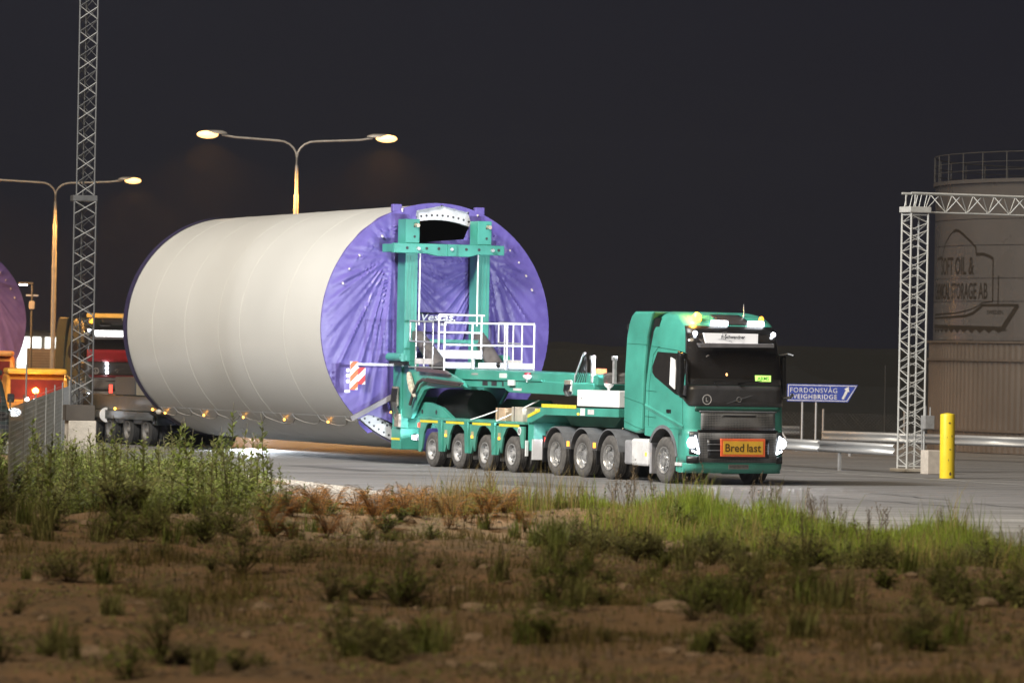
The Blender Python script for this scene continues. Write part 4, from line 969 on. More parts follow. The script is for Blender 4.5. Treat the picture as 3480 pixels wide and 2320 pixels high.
# white tool box
for a, b in ((-4.74, -3.1), (-3.09, -2.42)): part('tool_box', B(a, b, -1.25, -.62, 1.69, 2.08), white, tr, bevel=.015)
part('box_lock', MB().cyl((-4.5, -1.254, 1.88), (-4.5, -1.25, 1.88), .02, n=8), ink, tr); part('tool_box', B(-4.74, -2.42, .62, 1.25, 1.69, 2.08), white, tr, bevel=.015)
part('label_plate', B(-4.1, -3.75, -1.266, -1.262, 1.5, 1.62), offwhite, tr); part('socket_plate', B(-4.5, -4.25, -1.272, -1.262, 1.47, 1.64), white, tr); part('amber_marker', MB().ball((-4.6, -1.28, 1.5), .03, 8), ambr0, tr)
for X in (-4.6, -3.4):
    part('stake_post', B(X-.05, X+.05, -.95, -.87, 2.25, 2.8), steel, tr, bevel=.01); part('stake_head', B(X-.07, X+.03, -.97, -.85, 2.8, 2.9), steel, tr, bevel=.01)
for X, Y, z in ((-8.15, -1.0, 2.36), (-3.72, -.9, 2.22)):
    part('warning_lamp_base', MB().lathe([(.03, -.14), (.03, -.1), (.1, -.04), (.12, 0), (.12, .03), (0, .03)], 14, 'Z', (X, Y, z)), white, tr, True)
    part('warning_lamp', MB().lathe([(.085, .03), (.085, .09), (0, .1)], 14, 'Z', (X, Y, z)), mat('maroon lens', (.25, .03, .04), .3), tr, True)
part('hose_crane', MB().tube([(-5.55, -.95, 2.1), (-5.5, -.95, 2.4), (-5.05, -.95, 2.95), (-4.98, -.95, 2.97)], .025, 6), steel, tr, True)
for k in range(5): part('hanging_hose', MB().tube([(-4.98, -.95, 2.92), (-5.02+.02*k, -.95+.01*k, 2.75), (-5.2+.09*k, -.96, 2.5), (-5.45+.14*k, -.97, 2.25)], .011, 5), blackpl, tr)
part('coupling_block', B(-5.9, -5.55, -1.06, -.995, 2.0, 2.3), mat('dirty valves', (.25, .22, .18), .6), tr, bevel=.02)
for k in range(9): part('hose_coil', MB().tube([(-5.85+.05*k, -1.07, 2.2), (-5.8+.03*k, -1.12, 2.05), (-5.75+.04*k, -1.1, 1.95-.02*(k % 3)), (-5.6+.02*k, -1.06, 2.02)], .01, 4), blackpl, tr)
# work platform railing
pr = mat('white rail paint', (.78, .79, .81), .35, var=.05)
dkp = part('platform_deck', B(-14.95, -12.66, -1.27, 1.27, 2.505, 2.535), mat('grating', (.3, .32, .32), .6, .3), tr)
XF = -12.69
for Y in (-1.25, -.48, .49, 1.25): rod('rail_post', (XF, Y, 2.45), (XF, Y, 3.66), .024, pr, tr)
for z in (3.66, 3.1): rod('hand_rail', (XF, -1.25, z), (XF, 1.25, z), .024, pr, tr)
for a, b in ((-1.25, -.52), (-.3, .46), (.54, 1.25)): part('toe_board', B(XF-.01, XF+.01, a, b, 2.52, 2.66), pr, tr)
for Y in (-.46, .44): part('gate_roller', MB().cyl((XF+.03, Y, 2.5), (XF+.03, Y, 2.74), .05, n=12), steel, tr, True)
for s in (-1, 1):
    for X in (-14.9, -14.51, -13.98, -13.43): rod('rail_post', (X, s*1.25, 3.2 if X < -14.8 else 2.45), (X, s*1.25, 3.7), .022, pr if s > 0 else steel, tr)
    rod('hand_rail', (-14.92, s*1.25, 3.7), (XF if s > 0 else -13.4, s*1.25, 3.68), .022, steel, tr); rod('hand_rail', (-14.92, s*1.25, 3.18), (-13.4, s*1.25, 3.16), .02, steel, tr)
    part('toe_board', B(-14.55, -13.4, s*1.25-.01, s*1.25+.01, 2.6, 2.74), offwhite, tr)
XB = -14.5
for Y in (-.62, .58): rod('rail_post', (XB, Y, 2.75), (XB, Y, 3.87), .026, pr, tr)
for z in (3.87, 3.42): rod('hand_rail', (XB, -.62, z), (XB, .66 if z > 3.5 else .58, z), .026, pr, tr)
part('white_beam_cover', B(XB-.16, XB-.03, -.72, .64, 2.75, 2.97), white, tr, bevel=.01)
part('rear_crossbar', B(-15.1, -14.95, -.8, .8, 3.15, 3.24), green, tr)
# warning boards on an arm
part('board_arm', B(-15.43, -15.38, -2.5, -1.2, 2.53, 2.59), steel, tr)
def board(X, y0, y1, z0, z1, m, n=3):
    bd = part('warning_board', B(X-.02, X, y0, y1, z0, z1), wht, tr); w = y1-y0; st = (z1-z0+w)/(n*2)
    for k in range(n+1):
        a = z0-w+2*k*st+st*.55
        q = [(y0, a), (y1, a+w), (y1, a+w+st), (y0, a+st)]
        cl = []
        for i in range(4):
            p, r_ = q[i], q[(i+1) % 4]
            for zc, sg_ in ((z0, 1),):
                pass
            cl.append(p)
        # clip the slanted stripe to the board
        def clip(poly, zc, keep):
            out = []
            for i in range(len(poly)):
                p, r_ = poly[i], poly[(i+1) % len(poly)]; ip, ir = (p[1]-zc)*keep >= 0, (r_[1]-zc)*keep >= 0
                if ip: out.append(p)
                if ip != ir: t = (zc-p[1])/(r_[1]-p[1]); out.append((p[0]+(r_[0]-p[0])*t, zc))
            return out
        cl = clip(q, z0, 1); cl = clip(cl, z1, -1) if cl else cl
        if len(cl) > 2:
            mb = MB(); mb.add([(X+.002, y, z) for y, z in cl], [tuple(range(len(cl)))]); part('board_stripe', mb, m, bd)
board(-15.36, -2.71, -2.49, 1.9, 2.63, orange); board(-15.9, -2.30, -2.06, 2.04, 2.48, redp, 2)
for z in (2.4, 2.26, 2.12): part('board_lamp', MB().ball((-15.37, -2.77, z), .04, 10), mat('board lamp', (1, 1, 1), .3, emit=(1, .98, .95), es=5), tr, True)
part('board_stay', B(-15.4, -15.37, -2.85, -2.7, 1.83, 1.9), steel, tr)
part('strut_beam', MB().cyl((-16.0, -2.4, 1.14), (-15.9, -1.25, 1.76), .085, n=4), mat('grey strut', (.2, .19, .2), .5), tr)
part('marker_board', B(-8.2, -8.15, .85, 1.15, 2.44, 2.58), orange, tr)
# loose load: spare tyres, timber and concrete blocks, lashing straps
SPT = tyre_mesh(.44, .26, rubber)
def loose_tyre(label, X, Y, z, flat):
    o = tag(link('spare_tyre', SPT, None, W(X, Y, z)), label, 'tyre'); o.rotation_euler = (R(90) if flat else 0, 0, ANG); return o
loose_tyre('spare tyre lying flat behind the green cab on the white tool box deck', -3.75, -.55, 1.97+.27, True)
def crate(label, X, Y, sx, sy, h, m, slats):
    t = thing('block', label, 'block', W(X, Y, 1.24), ANG)
    part('body', B(-sx, sx, -sy, sy, 0, h), m, t, bevel=.01)
    part('lashing', B(-sx*.5-.02, -sx*.5+.02, -sy-.004, sy+.004, 0, h+.004), ink, t)
crate('brown timber block strapped on the trailer deck', -9.6, -.75, .3, .3, .32, wood, 0); crate('pale concrete block strapped on the trailer deck beside the timber', -8.55, -.75, .33, .33, .36, conc, 0)
for lb, a, b in (('white lashing strap over the timber block', (-10.9, -1.28, 1.24), (-9.7, -1.02, 1.52)), ('white lashing strap rising behind the concrete block', (-9.3, -1.28, 1.24), (-8.3, -.6, 1.78))):
    s_ = vroot('lashing_strap', lb, 'strap', -9.5); part('band', MB().tube([a, tuple((p+q)/2-.02 for p, q in zip(a, b)), b], .018, 4), wht, s_)

# ================================================================== REAR DOLLY (dark, under the far end)
dl = vroot('rear_dolly', 'dark multi axle rear dolly in shadow under the far end of the tower section', 'trailer', -31)
for X in (-34.1, -35.65, -37.2, -38.8):
    wheel(dl, X, -1.35, 'dolly', -1); wheel(dl, X, 1.35, 'dolly', 1)
    part('axle', MB().cyl((X, -1, .44), (X, 1, .44), .1), dark, dl)
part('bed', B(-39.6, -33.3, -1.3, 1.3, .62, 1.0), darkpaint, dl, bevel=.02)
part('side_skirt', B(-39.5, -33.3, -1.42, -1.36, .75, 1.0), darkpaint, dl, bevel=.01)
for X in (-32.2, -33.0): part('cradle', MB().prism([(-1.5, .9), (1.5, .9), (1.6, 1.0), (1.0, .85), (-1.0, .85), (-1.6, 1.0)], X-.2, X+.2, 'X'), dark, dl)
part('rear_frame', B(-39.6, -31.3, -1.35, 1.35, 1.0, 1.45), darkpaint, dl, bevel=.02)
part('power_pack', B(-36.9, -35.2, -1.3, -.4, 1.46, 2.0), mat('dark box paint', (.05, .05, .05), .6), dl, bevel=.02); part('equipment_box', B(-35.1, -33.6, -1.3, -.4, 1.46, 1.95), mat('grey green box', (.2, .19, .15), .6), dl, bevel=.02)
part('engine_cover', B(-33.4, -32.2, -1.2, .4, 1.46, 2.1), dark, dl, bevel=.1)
for X, z in ((-36.6, 1.05), (-33.4, 1.08)): part('amber_marker', MB().ball((X, -1.4, z), .04, 8), amber, dl)
part('reflector_plate', MB().cyl((-37.45, -1.36, .85), (-37.4, -1.36, .85), .22, n=18), wht, dl); part('tail_marker', B(-37.43, -37.4, -1.3, -1.2, 1.5, 1.75), redl, dl)
part('lamp_bracket', B(-33.3, -32.7, 1.3, 1.36, .5, .62), dark, dl); part('floor_lamp', B(-32.75, -32.6, 1.2, 1.45, .42, .58), blackpl, dl, bevel=.02); part('floor_lamp_lens', B(-32.599, -32.594, 1.22, 1.43, .44, .56), whl, dl)
lamp('floor_lamp_beam', 'SPOT', (-32.5+31, 1.32, .5), 5000, (.86, .93, 1), (-26.5+31, -.5, .02), spot=62, blend=.8, radius=.05, parent=dl)
# ================================================================== BACKGROUND AT THE LEFT
O2 = (-15.35, 189.0)
redfront = mat('dark red paint', (.12, .012, .015), .35, coat=.3)
litsign = mat('bright lit sign', (1, 1, 1), .5, emit=(1, 1, 1), es=2.2)
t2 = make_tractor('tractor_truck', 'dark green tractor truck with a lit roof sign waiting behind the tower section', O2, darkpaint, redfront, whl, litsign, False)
part('red_screen_reflection', patch(1.6, 3.3, 2.3, 2.75, 20, 3, .03), mat('windscreen reflection', (.3, .015, .02), .5), t2, True, solid=.01)  # red reflection in the windscreen put in as a coloured patch
for z in (1.9, 2.06, 2.22): part('marker_lamp', MB().ball(cp(2.3, z, .06), .06, 8), whl, t2, True)
s2 = copy_tree(sec); s2.location = (-22.9, 204, .2)
s2['label'] = 'second purple covered tower section end at the far left edge'
for ch in list(s2.children):
    if ch.name.split('.')[0] in ('shell_can', 'weld_seam', 'inner_wall', 'rear_cover') and ch.name.startswith('weld'): bpy.data.objects.remove(ch)
def van(label, loc, rz, body, roofm, sc=1.0, name='escort_van', lights=True):
    """front looks along -y, origin under the front bumper"""
    v = thing(name, label, 'van', loc, rz)
    side = [(0, .35), (-.02, .75), (.12, 1.05), (.75, 1.2), (1.25, 1.85), (1.6, 2.0), (4.6, 2.02), (4.9, 1.9), (4.95, .35)]
    w = .98
    mb = MB(); n = len(side)
    vs = []
    for yy, k in ((-w, 0), (-w*.9, 1), (w*.9, 1), (w, 0)):
        for x, z in side: vs.append((yy*(.93 if z > 1.5 else 1), x+(.06 if not k and x < .2 else 0), z+(-.06 if not k and z > 1.8 else 0)))
    fs = [(a*n+i, a*n+(i+1) % n, (a+1)*n+(i+1) % n, (a+1)*n+i) for a in range(3) for i in range(n)]+[tuple(range(n)), tuple(range(4*n-1, 3*n-1, -1))]
    mb.add(vs, fs); part('body', mb, body, v, bevel=.05)
    q = lambda s, t: (-.8+1.6*s*1.0, .79+.47*t-.02, 1.235+.6*t+.012)
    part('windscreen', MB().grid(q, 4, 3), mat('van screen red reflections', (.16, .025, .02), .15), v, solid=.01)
    part('roof_cap', B(-.9, .9, 1.15, 4.5, 2.0, 2.17), roofm, v, bevel=.07)
    part('bumper', B(-.97, .97, -.1, .12, .32, .62), blackpl, v, bevel=.04); part('grille', B(-.5, .5, -.035, 0, .7, .95), blackpl, v, bevel=.01)
    for s in (-1, 1):
        part('headlight', MB().ball((s*.72, .0, .86), .2, 10, (1.1, .3, .7)), whl if lights else glass, v, True)
        part('mirror', B(s*1.12-.1, s*1.12+.1, .95, 1.05, 1.25, 1.5), blackpl, v, bevel=.03)
        for yy in (.95, 3.9): 
            wv = link('wheel', wheel_meshes('dolly')[2], v, (s*.99, yy, .33)); wv.scale = (.72, .72, .72); wv.rotation_euler = (0, 0, s*R(90)); link('tyre', wheel_meshes('dolly')[1], wv, (0, 0, 0)).scale = (1, .7, 1)
    return v
ylw = mat('yellow van paint', (.75, .42, .04), .35, coat=.3); rdv = mat('red van paint', (.62, .27, .04), .35, coat=.3); orv = mat('orange van paint', (.75, .33, .08), .4)
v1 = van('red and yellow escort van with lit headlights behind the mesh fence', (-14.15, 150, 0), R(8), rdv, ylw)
part('dash_beacon', MB().ball((-.05, .98, 1.5), .1, 10), mat('beacon mid', (1, .5, .1), .3, emit=(1, .48, .06), es=30), v1, True)
for p in ((-.35, -.06, 1.25), (-.1, -.04, 1.22), (.1, .0, 1.2)): part('grille_lamp', MB().ball(p, .07, 8), whl, v1, True)
lamp('van_beacon_glow', 'POINT', (-.05, .55, 1.7), 25, (1, .5, .1), radius=.1, parent=v1)
lamp('van_headlight_beam', 'SPOT', (-.7, -.2, .9), 120, (.95, .97, 1), (-.7, -12, .1), spot=60, blend=.8, radius=.05, parent=v1)
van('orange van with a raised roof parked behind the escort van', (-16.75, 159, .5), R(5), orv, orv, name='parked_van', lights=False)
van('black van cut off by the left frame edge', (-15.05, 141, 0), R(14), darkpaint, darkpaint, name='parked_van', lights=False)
# lit building and louvred unit
bl = thing('terminal_building', 'far building with bright white lit windows beyond the second truck', 'building', (-26.2, 262, 0))
part('wall', B(0, 4.2, 0, 5, 0, 3.5), mat('building wall', (.35, .33, .3), .8), bl); part('roof', B(-.2, 4.4, -.2, 5.2, 3.5, 3.62), dark, bl)
pane = mat('lit window', (1, 1, 1), .4, emit=(.92, 1, .97), es=2.2)
for x0, x1, z0 in ((.3, 1.6, 1.4), (1.75, 2.6, 2.4), (2.7, 3.3, 2.4), (3.5, 3.9, 2.3)):
    w_ = part('window', B(x0, x1, -.06, 0, z0, 3.3), white, bl); part('pane', B(x0+.04, x1-.04, -.075, -.061, z0+.05, 3.25), pane, w_)
lv = thing('louvred_unit', 'dark louvred plant unit beside the far lit building', 'plant unit', (-21.9, 226, 0))
part('housing', B(0, 1.4, 0, 1.2, 0, 2.72), mat('brown louvre', (.1, .085, .08), .6), lv, bevel=.02)
for k in range(12): part('louvre', B(.05, 1.35, -.05, 0, 1.2+k*.12, 1.27+k*.12), mat('brown louvre pale', (.16, .14, .13), .6), lv)
yc = thing('yellow_container', 'yellow container roof showing above the dark truck', 'container', (-17.3, 204, 0))
ycm = mat('yellow container paint', (.72, .5, .12), .5, var=.15, scale=2)
part('wall', B(0, 3.4, 0, 2.4, 0, 3.7), ycm, yc); part('roof_frame', B(-.04, 3.44, -.04, 2.44, 3.7, 4.2), ycm, yc, bevel=.02)
for k in range(16): part('rib', B(.1+k*.2, .2+k*.2, -.03, 0, .2, 3.65), ycm, yc)

# ================================================================== PLANTS, STONES
leafg = mat('weed leaf green', (.18, .215, .05), .6, c2=(.12, .145, .032), scale=3, island=.55, spec=.22, trans=.4)
leafd = mat('dark weed leaf', (.25, .26, .09), .7, c2=(.18, .18, .07), scale=3, island=.5, spec=.12, trans=.45)
drym = mat('dry stalk', (.15, .105, .06), .8, var=.3, scale=3, island=.3)
stemm = mat('weed stem', (.09, .075, .035), .7)
grassm = mat('grass blade', (.27, .36, .05), .55, c2=(.2, .24, .045), scale=.8, island=.5, spec=.25, trans=.35)
fernm = mat('rusty fern', (.5, .25, .05), .7, c2=(.33, .14, .035), scale=1.2, island=.5, spec=.2, trans=.3)
def leaf(mb, p, d, up, L, w):
    d = Vector(d).normalized(); s = d.cross(Vector(up)).normalized(); n = s.cross(d)
    P = Vector(p)
    mb.add([P, P+d*L*.35+s*w*.5+n*L*.02, P+d*L*.75+s*w*.32-n*L*.04, P+d*L-n*L*.12, P+d*L*.75-s*w*.32-n*L*.04, P+d*L*.35-s*w*.5+n*L*.02], [(0, 1, 2, 3, 4, 5)])
def plant_meshes(kind, seed):
    r = random.Random(seed); st, lf = MB(), MB()
    if kind == 'tall':
        h = r.uniform(1.1, 1.7); lean = Vector((r.uniform(-.12, .12), r.uniform(-.12, .12), 1))
        pt = lambda t: lean*h*t+Vector((.04*math.sin(t*5+seed), .03*math.cos(t*4), 0))
        st.tube([pt(i/8) for i in range(9)], [.014*(1-i/9)+.003 for i in range(9)], 5)
        a = r.uniform(0, 6)
        for k in range(30):
            t = .12+.88*k/34; a += 2.4; L = r.uniform(.17, .27)*(1.15-.6*t); el = r.uniform(.1, .6)+.5*t
            leaf(lf, pt(t), (math.cos(a)*math.cos(el), math.sin(a)*math.cos(el), math.sin(el)), (0, 0, 1), L, L*r.uniform(.34, .5))
        for k in range(r.randint(1, 3)):
            t0 = r.uniform(.3, .6); a2 = r.uniform(0, 6); e = pt(t0)+Vector((math.cos(a2)*.22, math.sin(a2)*.22, .3)); st.tube([pt(t0), (pt(t0)+e)/2+Vector((0, 0, -.03)), e], .005, 4)
            for m in range(8):
                t = m/8; a += 2.4; leaf(lf, pt(t0).lerp(e, .3+.7*t), (math.cos(a), math.sin(a), .6), (0, 0, 1), .1, .03)
    elif kind == 'dry':
        h = r.uniform(.55, .95)
        for q in range(r.randint(2, 4)):
            b = Vector((r.uniform(-.12, .12), r.uniform(-.12, .12), 0)); top = b+Vector((r.uniform(-.15, .15), r.uniform(-.15, .15), h*r.uniform(.7, 1)))
            st.tube([b, b.lerp(top, .5)+Vector((.02, 0, 0)), top], [.006, .005, .003], 4)
            for k in range(10):
                t = .45+.55*k/10; p = b.lerp(top, t); a = r.uniform(0, 6); e = p+Vector((math.cos(a)*.09*(1.3-t), math.sin(a)*.09*(1.3-t), .07)); st.tube([p, e], .0025, 3)
                for m in range(3): leaf(lf, e, (r.uniform(-1, 1), r.uniform(-1, 1), r.uniform(0, 1)), (0, .1, 1), .03, .016)
    elif kind == 'bush':
        h = r.uniform(.28, .5)
        for q in range(22):
            a = r.uniform(0, 6.28); sp_ = r.uniform(.1, 1); top = Vector((math.cos(a)*sp_*h*.95, math.sin(a)*sp_*h*.95, h*r.uniform(.5, 1)*(1.15-.5*sp_))); st.tube([(0, 0, 0), top*.5+Vector((0, 0, .04)), top], [.005, .004, .002], 3)
            for k in range(15):
                t = r.uniform(.15, 1); a2 = r.uniform(0, 6.28); leaf(lf, top*t+Vector((0, 0, .04*math.sin(t*3))), (math.cos(a2), math.sin(a2), r.uniform(-.2, .9)), (0, 0, 1), r.uniform(.04, .1), r.uniform(.012, .03))
    elif kind == 'tuft':
        for q in range(70):
            a = r.uniform(0, 6.28); L = r.uniform(.15, .45); lean_ = r.uniform(.1, .75); d = Vector((math.cos(a), math.sin(a), 0)); b0 = Vector((r.uniform(-.1, .1), r.uniform(-.1, .1), 0)); s_ = Vector((-d.y, d.x, 0))*.006
            p1 = b0+d*L*lean_*.35+Vector((0, 0, L*.6)); p2 = b0+d*L*lean_+Vector((0, 0, L*(1-.4*lean_)))
            lf.add([b0-s_, b0+s_, p1+s_*.8, p1-s_*.8, p2], [(0, 1, 2, 3), (3, 2, 4)])
        st.tube([(0, 0, 0), (0, .01, .1)], .004, 3)
    elif kind == 'fern':
        for q in range(16):
            a = r.uniform(0, 6.28); L = r.uniform(.25, .5); d = Vector((math.cos(a), math.sin(a), 0))
            P = [d*L*t*.75+Vector((0, 0, L*.95*math.sin(t*1.9))) for t in (0, .25, .5, .75, 1)]
            st.tube(P, .004, 3); s = Vector((-d.y, d.x, 0))
            for k in range(12):
                t = .15+.85*k/12; p = P[0].lerp(P[2], t*2) if t < .5 else P[2].lerp(P[4], t*2-1)
                for sg_ in (-1, 1): leaf(lf, p, s*sg_+d*.4+Vector((0, 0, .15)), (0, 0, 1), .13*(1.1-t), .028)
    return st, lf
PL = {}
def plant(kind, seed, x, y, sc, label, group, m=None, sm=None, name=None, tilt=0):
    k = (kind, seed % 5, m.name)
    if k not in PL:
        st, lf = plant_meshes(kind, seed % 5+11); PL[k] = (st.mesh('stem', sm or stemm, 'raw'), lf.mesh('leaves', m, 'raw'))
    t = thing(name, label, 'weed' if kind != 'fern' else 'fern', (x, y, hgt(x, y)-.02), rnd.uniform(0, 6.28), group); t.scale = (sc, sc, sc*rnd.uniform(.9, 1.1))
    link('stem', PL[k][0], t, (0, 0, 0)); link('leaves', PL[k][1], t, (0, 0, 0))
r3 = random.Random(21)
# tall weeds at the left
def place(px0, px1, z0, z1):
    Z = z1-(z1-z0)*r3.random(); px = r3.uniform(px0, px1); return (px-1176)/11500*Z, Z
def zone(x, y):
    px = 1176+x/y*11500
    return 'far left' if px < 480 else 'left of centre' if px < 1000 else 'centre' if px < 1500 else 'right of centre' if px < 1950 else 'far right'
GP = 'tall weeds at the left'
for px, py, sc in ((852, 1168, .55), (1020, 1178, .5), (905, 1190, .45), (1042, 1190, .4), (560, 1200, .7), (700, 1180, .5), (655, 1160, .6)):
    Z = 2.94*11500/(py-784-.0192*(px-1176)-25); plant('tall', px, (px-1176)/11500*Z, Z, sc, 'single leafy weed among the rusty ferns, '+zone((px-1176)/11500*Z, Z), 'weeds among the ferns', leafg, name='tall_weed')
for i in range(130):
    if i < 18: x, y = place(330+i*17, 345+i*17, 97, 104)
    elif i < 46: x, y = place(-20, 330, 86, 108)
    else: x, y = place(-20, 480+190*r3.random()**.8, 79, 100)
    px = 1176+x/y*11500; lb = 'tall leafy willowherb stalk ' + ('standing in front of the mesh fence' if px < 150 else 'beside the concrete mast foot' if px < 320 else 'rising against the grey road left of the ferns')
    plant('tall', r3.randint(0, 50), x, y, r3.uniform(.3, 1.0) if i > 17 else r3.uniform(.6, 1.1), lb, GP, leafg if r3.random() < .6 else leafd, name='tall_weed')
for i in range(52):
    x = r3.uniform(-1, 15); y = verge_y(x)-r3.uniform(.3, 6.5)
    plant('dry', r3.randint(0, 50), x, y, r3.uniform(.7, 1.25), 'thin brown seed stalk in the verge grass, '+zone(x, y), 'dry seed stalks along the verge', drym, drym, 'seed_stalk')
for i in range(70):
    x, y = place(640, 1180, 80, 95)
    plant('fern', r3.randint(0, 50), x, y, r3.uniform(.6, 1.3), 'rust coloured dry fern below the pale gravel, '+zone(x, y), 'rusty ferns at the gravel edge', fernm, drym, 'dry_fern')
def nearword(y): return 'close to the camera' if y < 58 else 'in the middle of the soil' if y < 70 else 'at the far edge of the soil'
for i in range(54):
    x = r3.uniform(0, 14); y = verge_y(x)-r3.uniform(.8, 9); kd = ('tall', 'bush', 'tuft')[i % 3]
    plant(kd, r3.randint(0, 50), x, y, r3.uniform(.28, .5) if kd == 'tall' else r3.uniform(.7, 1.3), 'leafy weed standing in the bright verge grass, '+zone(x, y), 'weeds in the verge grass', leafg, name='verge_weed')
for i in range(60):
    x, y = place(560, 1300, 76, 90); kd = ('fern', 'tuft', 'bush')[i % 3]
    plant(kd, r3.randint(0, 50), x, y, r3.uniform(.5, 1.2), ('rust coloured fern' if kd == 'fern' else 'grassy tuft' if kd == 'tuft' else 'leafy weed')+' on the earth ridge below the gravel, '+zone(x, y), 'weeds on the earth ridge', fernm if kd == 'fern' else leafg, drym, {'fern': 'dry_fern', 'tuft': 'grass_tuft', 'bush': 'low_weed'}[kd])
for i in range(40):
    x, y = place(-20, 620, 72, 82)
    plant('bush' if i % 3 else 'tuft', r3.randint(0, 50), x, y, r3.uniform(.7, 1.6), 'leafy weed at the foot of the left thicket, '+('beside the frame edge' if 1176+x/y*11500 < 250 else 'below the mast foot'), 'weeds below the left thicket', leafd if i % 2 else leafg, name='low_weed')
CL = [(860, 1380, .8, 9), (330, 1420, .7, 4), (420, 1540, .7, 5), (880, 1500, .9, 8), (1320, 1265, .8, 7), (1560, 1290, 1.1, 14), (1500, 1420, 1.1, 9), (1750, 1400, 1.0, 9), (1900, 1320, 1.0, 9), (2150, 1300, 1.1, 11), (2300, 1400, 1.1, 10), (1100, 1480, .7, 4), (150, 1340, .8, 4), (60, 1500, .7, 5), (2000, 1480, .9, 6), (1700, 1500, .8, 5), (1230, 1330, .9, 4), (620, 1300, 1.2, 4), (2050, 1230, 1.2, 6)]
for px, py, rad, n in CL:
    yy = py-784-.0192*(px-1176)-25; Z = 2.94*11500/yy; X = (px-1176)/11500*Z
    for i in range(n):
        a = r3.uniform(0, 6.28); d = rad*math.sqrt(r3.random()); x, y = X+d*math.cos(a), Z+d*1.6*math.sin(a)
        if y > verge_y(x)-1.5: continue
        kind = 'tuft' if r3.random() < .45 else 'bush'
        plant(kind, r3.randint(0, 50), x, y, r3.uniform(.55, 1.5), ('low leafy weed ' if kind == 'bush' else 'grassy weed tuft ')+nearword(y)+', '+zone(x, y), 'low weeds on the bare soil', leafd if r3.random() < .6 else leafg, name='low_weed' if kind == 'bush' else 'grass_tuft')
for i in range(110):
    x, y = place(1180+120*r3.random(), 2360, 56, 80)
    if y > verge_y(x)-1.5: continue
    kind = ('bush', 'tuft', 'bush', 'tall')[i % 4]
    plant(kind, r3.randint(0, 50), x, y, r3.uniform(.25, .42) if kind == 'tall' else r3.uniform(.6, 1.35), ('low leafy weed ' if kind == 'bush' else 'grassy weed tuft ' if kind == 'tuft' else 'upright leafy weed ')+nearword(y)+', '+zone(x, y), 'low weeds on the bare soil', leafd if r3.random() < .5 else leafg, name='low_weed' if kind != 'tuft' else 'grass_tuft')
for i in range(34):
    x, y = place(0, 2360, 46, 80)
    if y > verge_y(x)-2: continue
    kind = 'tuft' if i % 2 else 'bush'
    plant(kind, r3.randint(0, 50), x, y, r3.uniform(.35, .8), ('low leafy weed ' if kind == 'bush' else 'grassy weed tuft ')+nearword(y)+', '+zone(x, y), 'low weeds on the bare soil', leafd, name='low_weed' if kind == 'bush' else 'grass_tuft')
for i in range(46):
    x, y = place(-20, 430+200*r3.random(), 78, 104)
    plant('bush', r3.randint(0, 50), x, y, r3.uniform(1.2, 2.4), 'broad leafy bush in the weed thicket, '+zone(x, y), 'bushes in the left thicket', leafg if r3.random() < .5 else leafd, name='leafy_bush')
# verge grass and undergrowth
def blades(n, xr, dr, hr, w, seed, dens=None):
    r = random.Random(seed); V, F = [], []
    while n > 0:
        x = r.uniform(*xr); d = r.uniform(*dr); y = verge_y(x)-d
        if dens and r.random() > dens(x, d, y): continue
        n -= 1; z = hgt(x, y)-.02; h = r.uniform(*hr)*(.25+1.3*max(0, mn.noise((x*.8, y*.6, 1))+.42))*(1.7 if r.random() < .04 else 1); a = r.uniform(0, 6.28); b = r.uniform(.05, .45)*h; c, s = math.cos(a), math.sin(a); ww = w*r.uniform(.7, 1.3)
        a2 = r.uniform(0, 6.28); px, py = math.cos(a2)*ww, math.sin(a2)*ww; o = len(V)
        V += [(x-px, y-py, z), (x+px, y+py, z), (x+px*.7+c*b*.35, y+py*.7+s*b*.35, z+h*.6), (x-px*.7+c*b*.35, y-py*.7+s*b*.35, z+h*.6), (x+c*b, y+s*b, z+h)]
        F += [(o, o+1, o+2, o+3), (o+3, o+2, o+4)]
    me = bpy.data.meshes.new('grass'); me.from_pydata(V, [], F); return me
def stuff(name, me, m, label, cat):
    me.materials.append(m); return tag(link(name, me), label, cat, kind='stuff')
stuff('verge_grass', blades(70000, (-1, 17), (.15, 14), (.12, .42), .008, 3, lambda x, d, y: max(.02, 1-d/13)*(1 if x > 1.2 else .15)), grassm, 'bright green grass along the edge of the road', 'grass')
stuff('dry_verge_grass', blades(11000, (-2, 17), (.1, 13), (.25, .6), .006, 8, lambda x, d, y: max(0, mn.noise((x*.6, y*.5, 31))*1.8+.25)), mat('tan grass blade', (.36, .29, .13), .7, c2=(.25, .2, .08), scale=1, island=.5, spec=.15, trans=.3), 'tan dead grass mixed into the verge', 'grass')
stuff('sparse_grass', blades(46000, (-9, 9), (6, 52), (.05, .2), .006, 4, lambda x, d, y: (.12+.88*max(0, mn.noise((x*.45, y*.3, 8))*2.2)) if 44 < y < 84 else 0), mat('dull grass blade', (.15, .13, .04), .7, c2=(.11, .085, .035), scale=1, island=.5, spec=.15, trans=.3), 'thin dull grass on the bare soil', 'grass')
stuff('left_grass', blades(9000, (-11, -3), (2, 30), (.2, .5), .009, 5, lambda x, d, y: 1 if x/y < -.047-.02*r3.random() else 0), mat('olive grass blade', (.12, .14, .035), .6, c2=(.075, .085, .025), scale=.6, island=.5, spec=.2, trans=.3), 'olive undergrowth grass among the tall weeds', 'grass')
mb = MB(); r4 = random.Random(5)
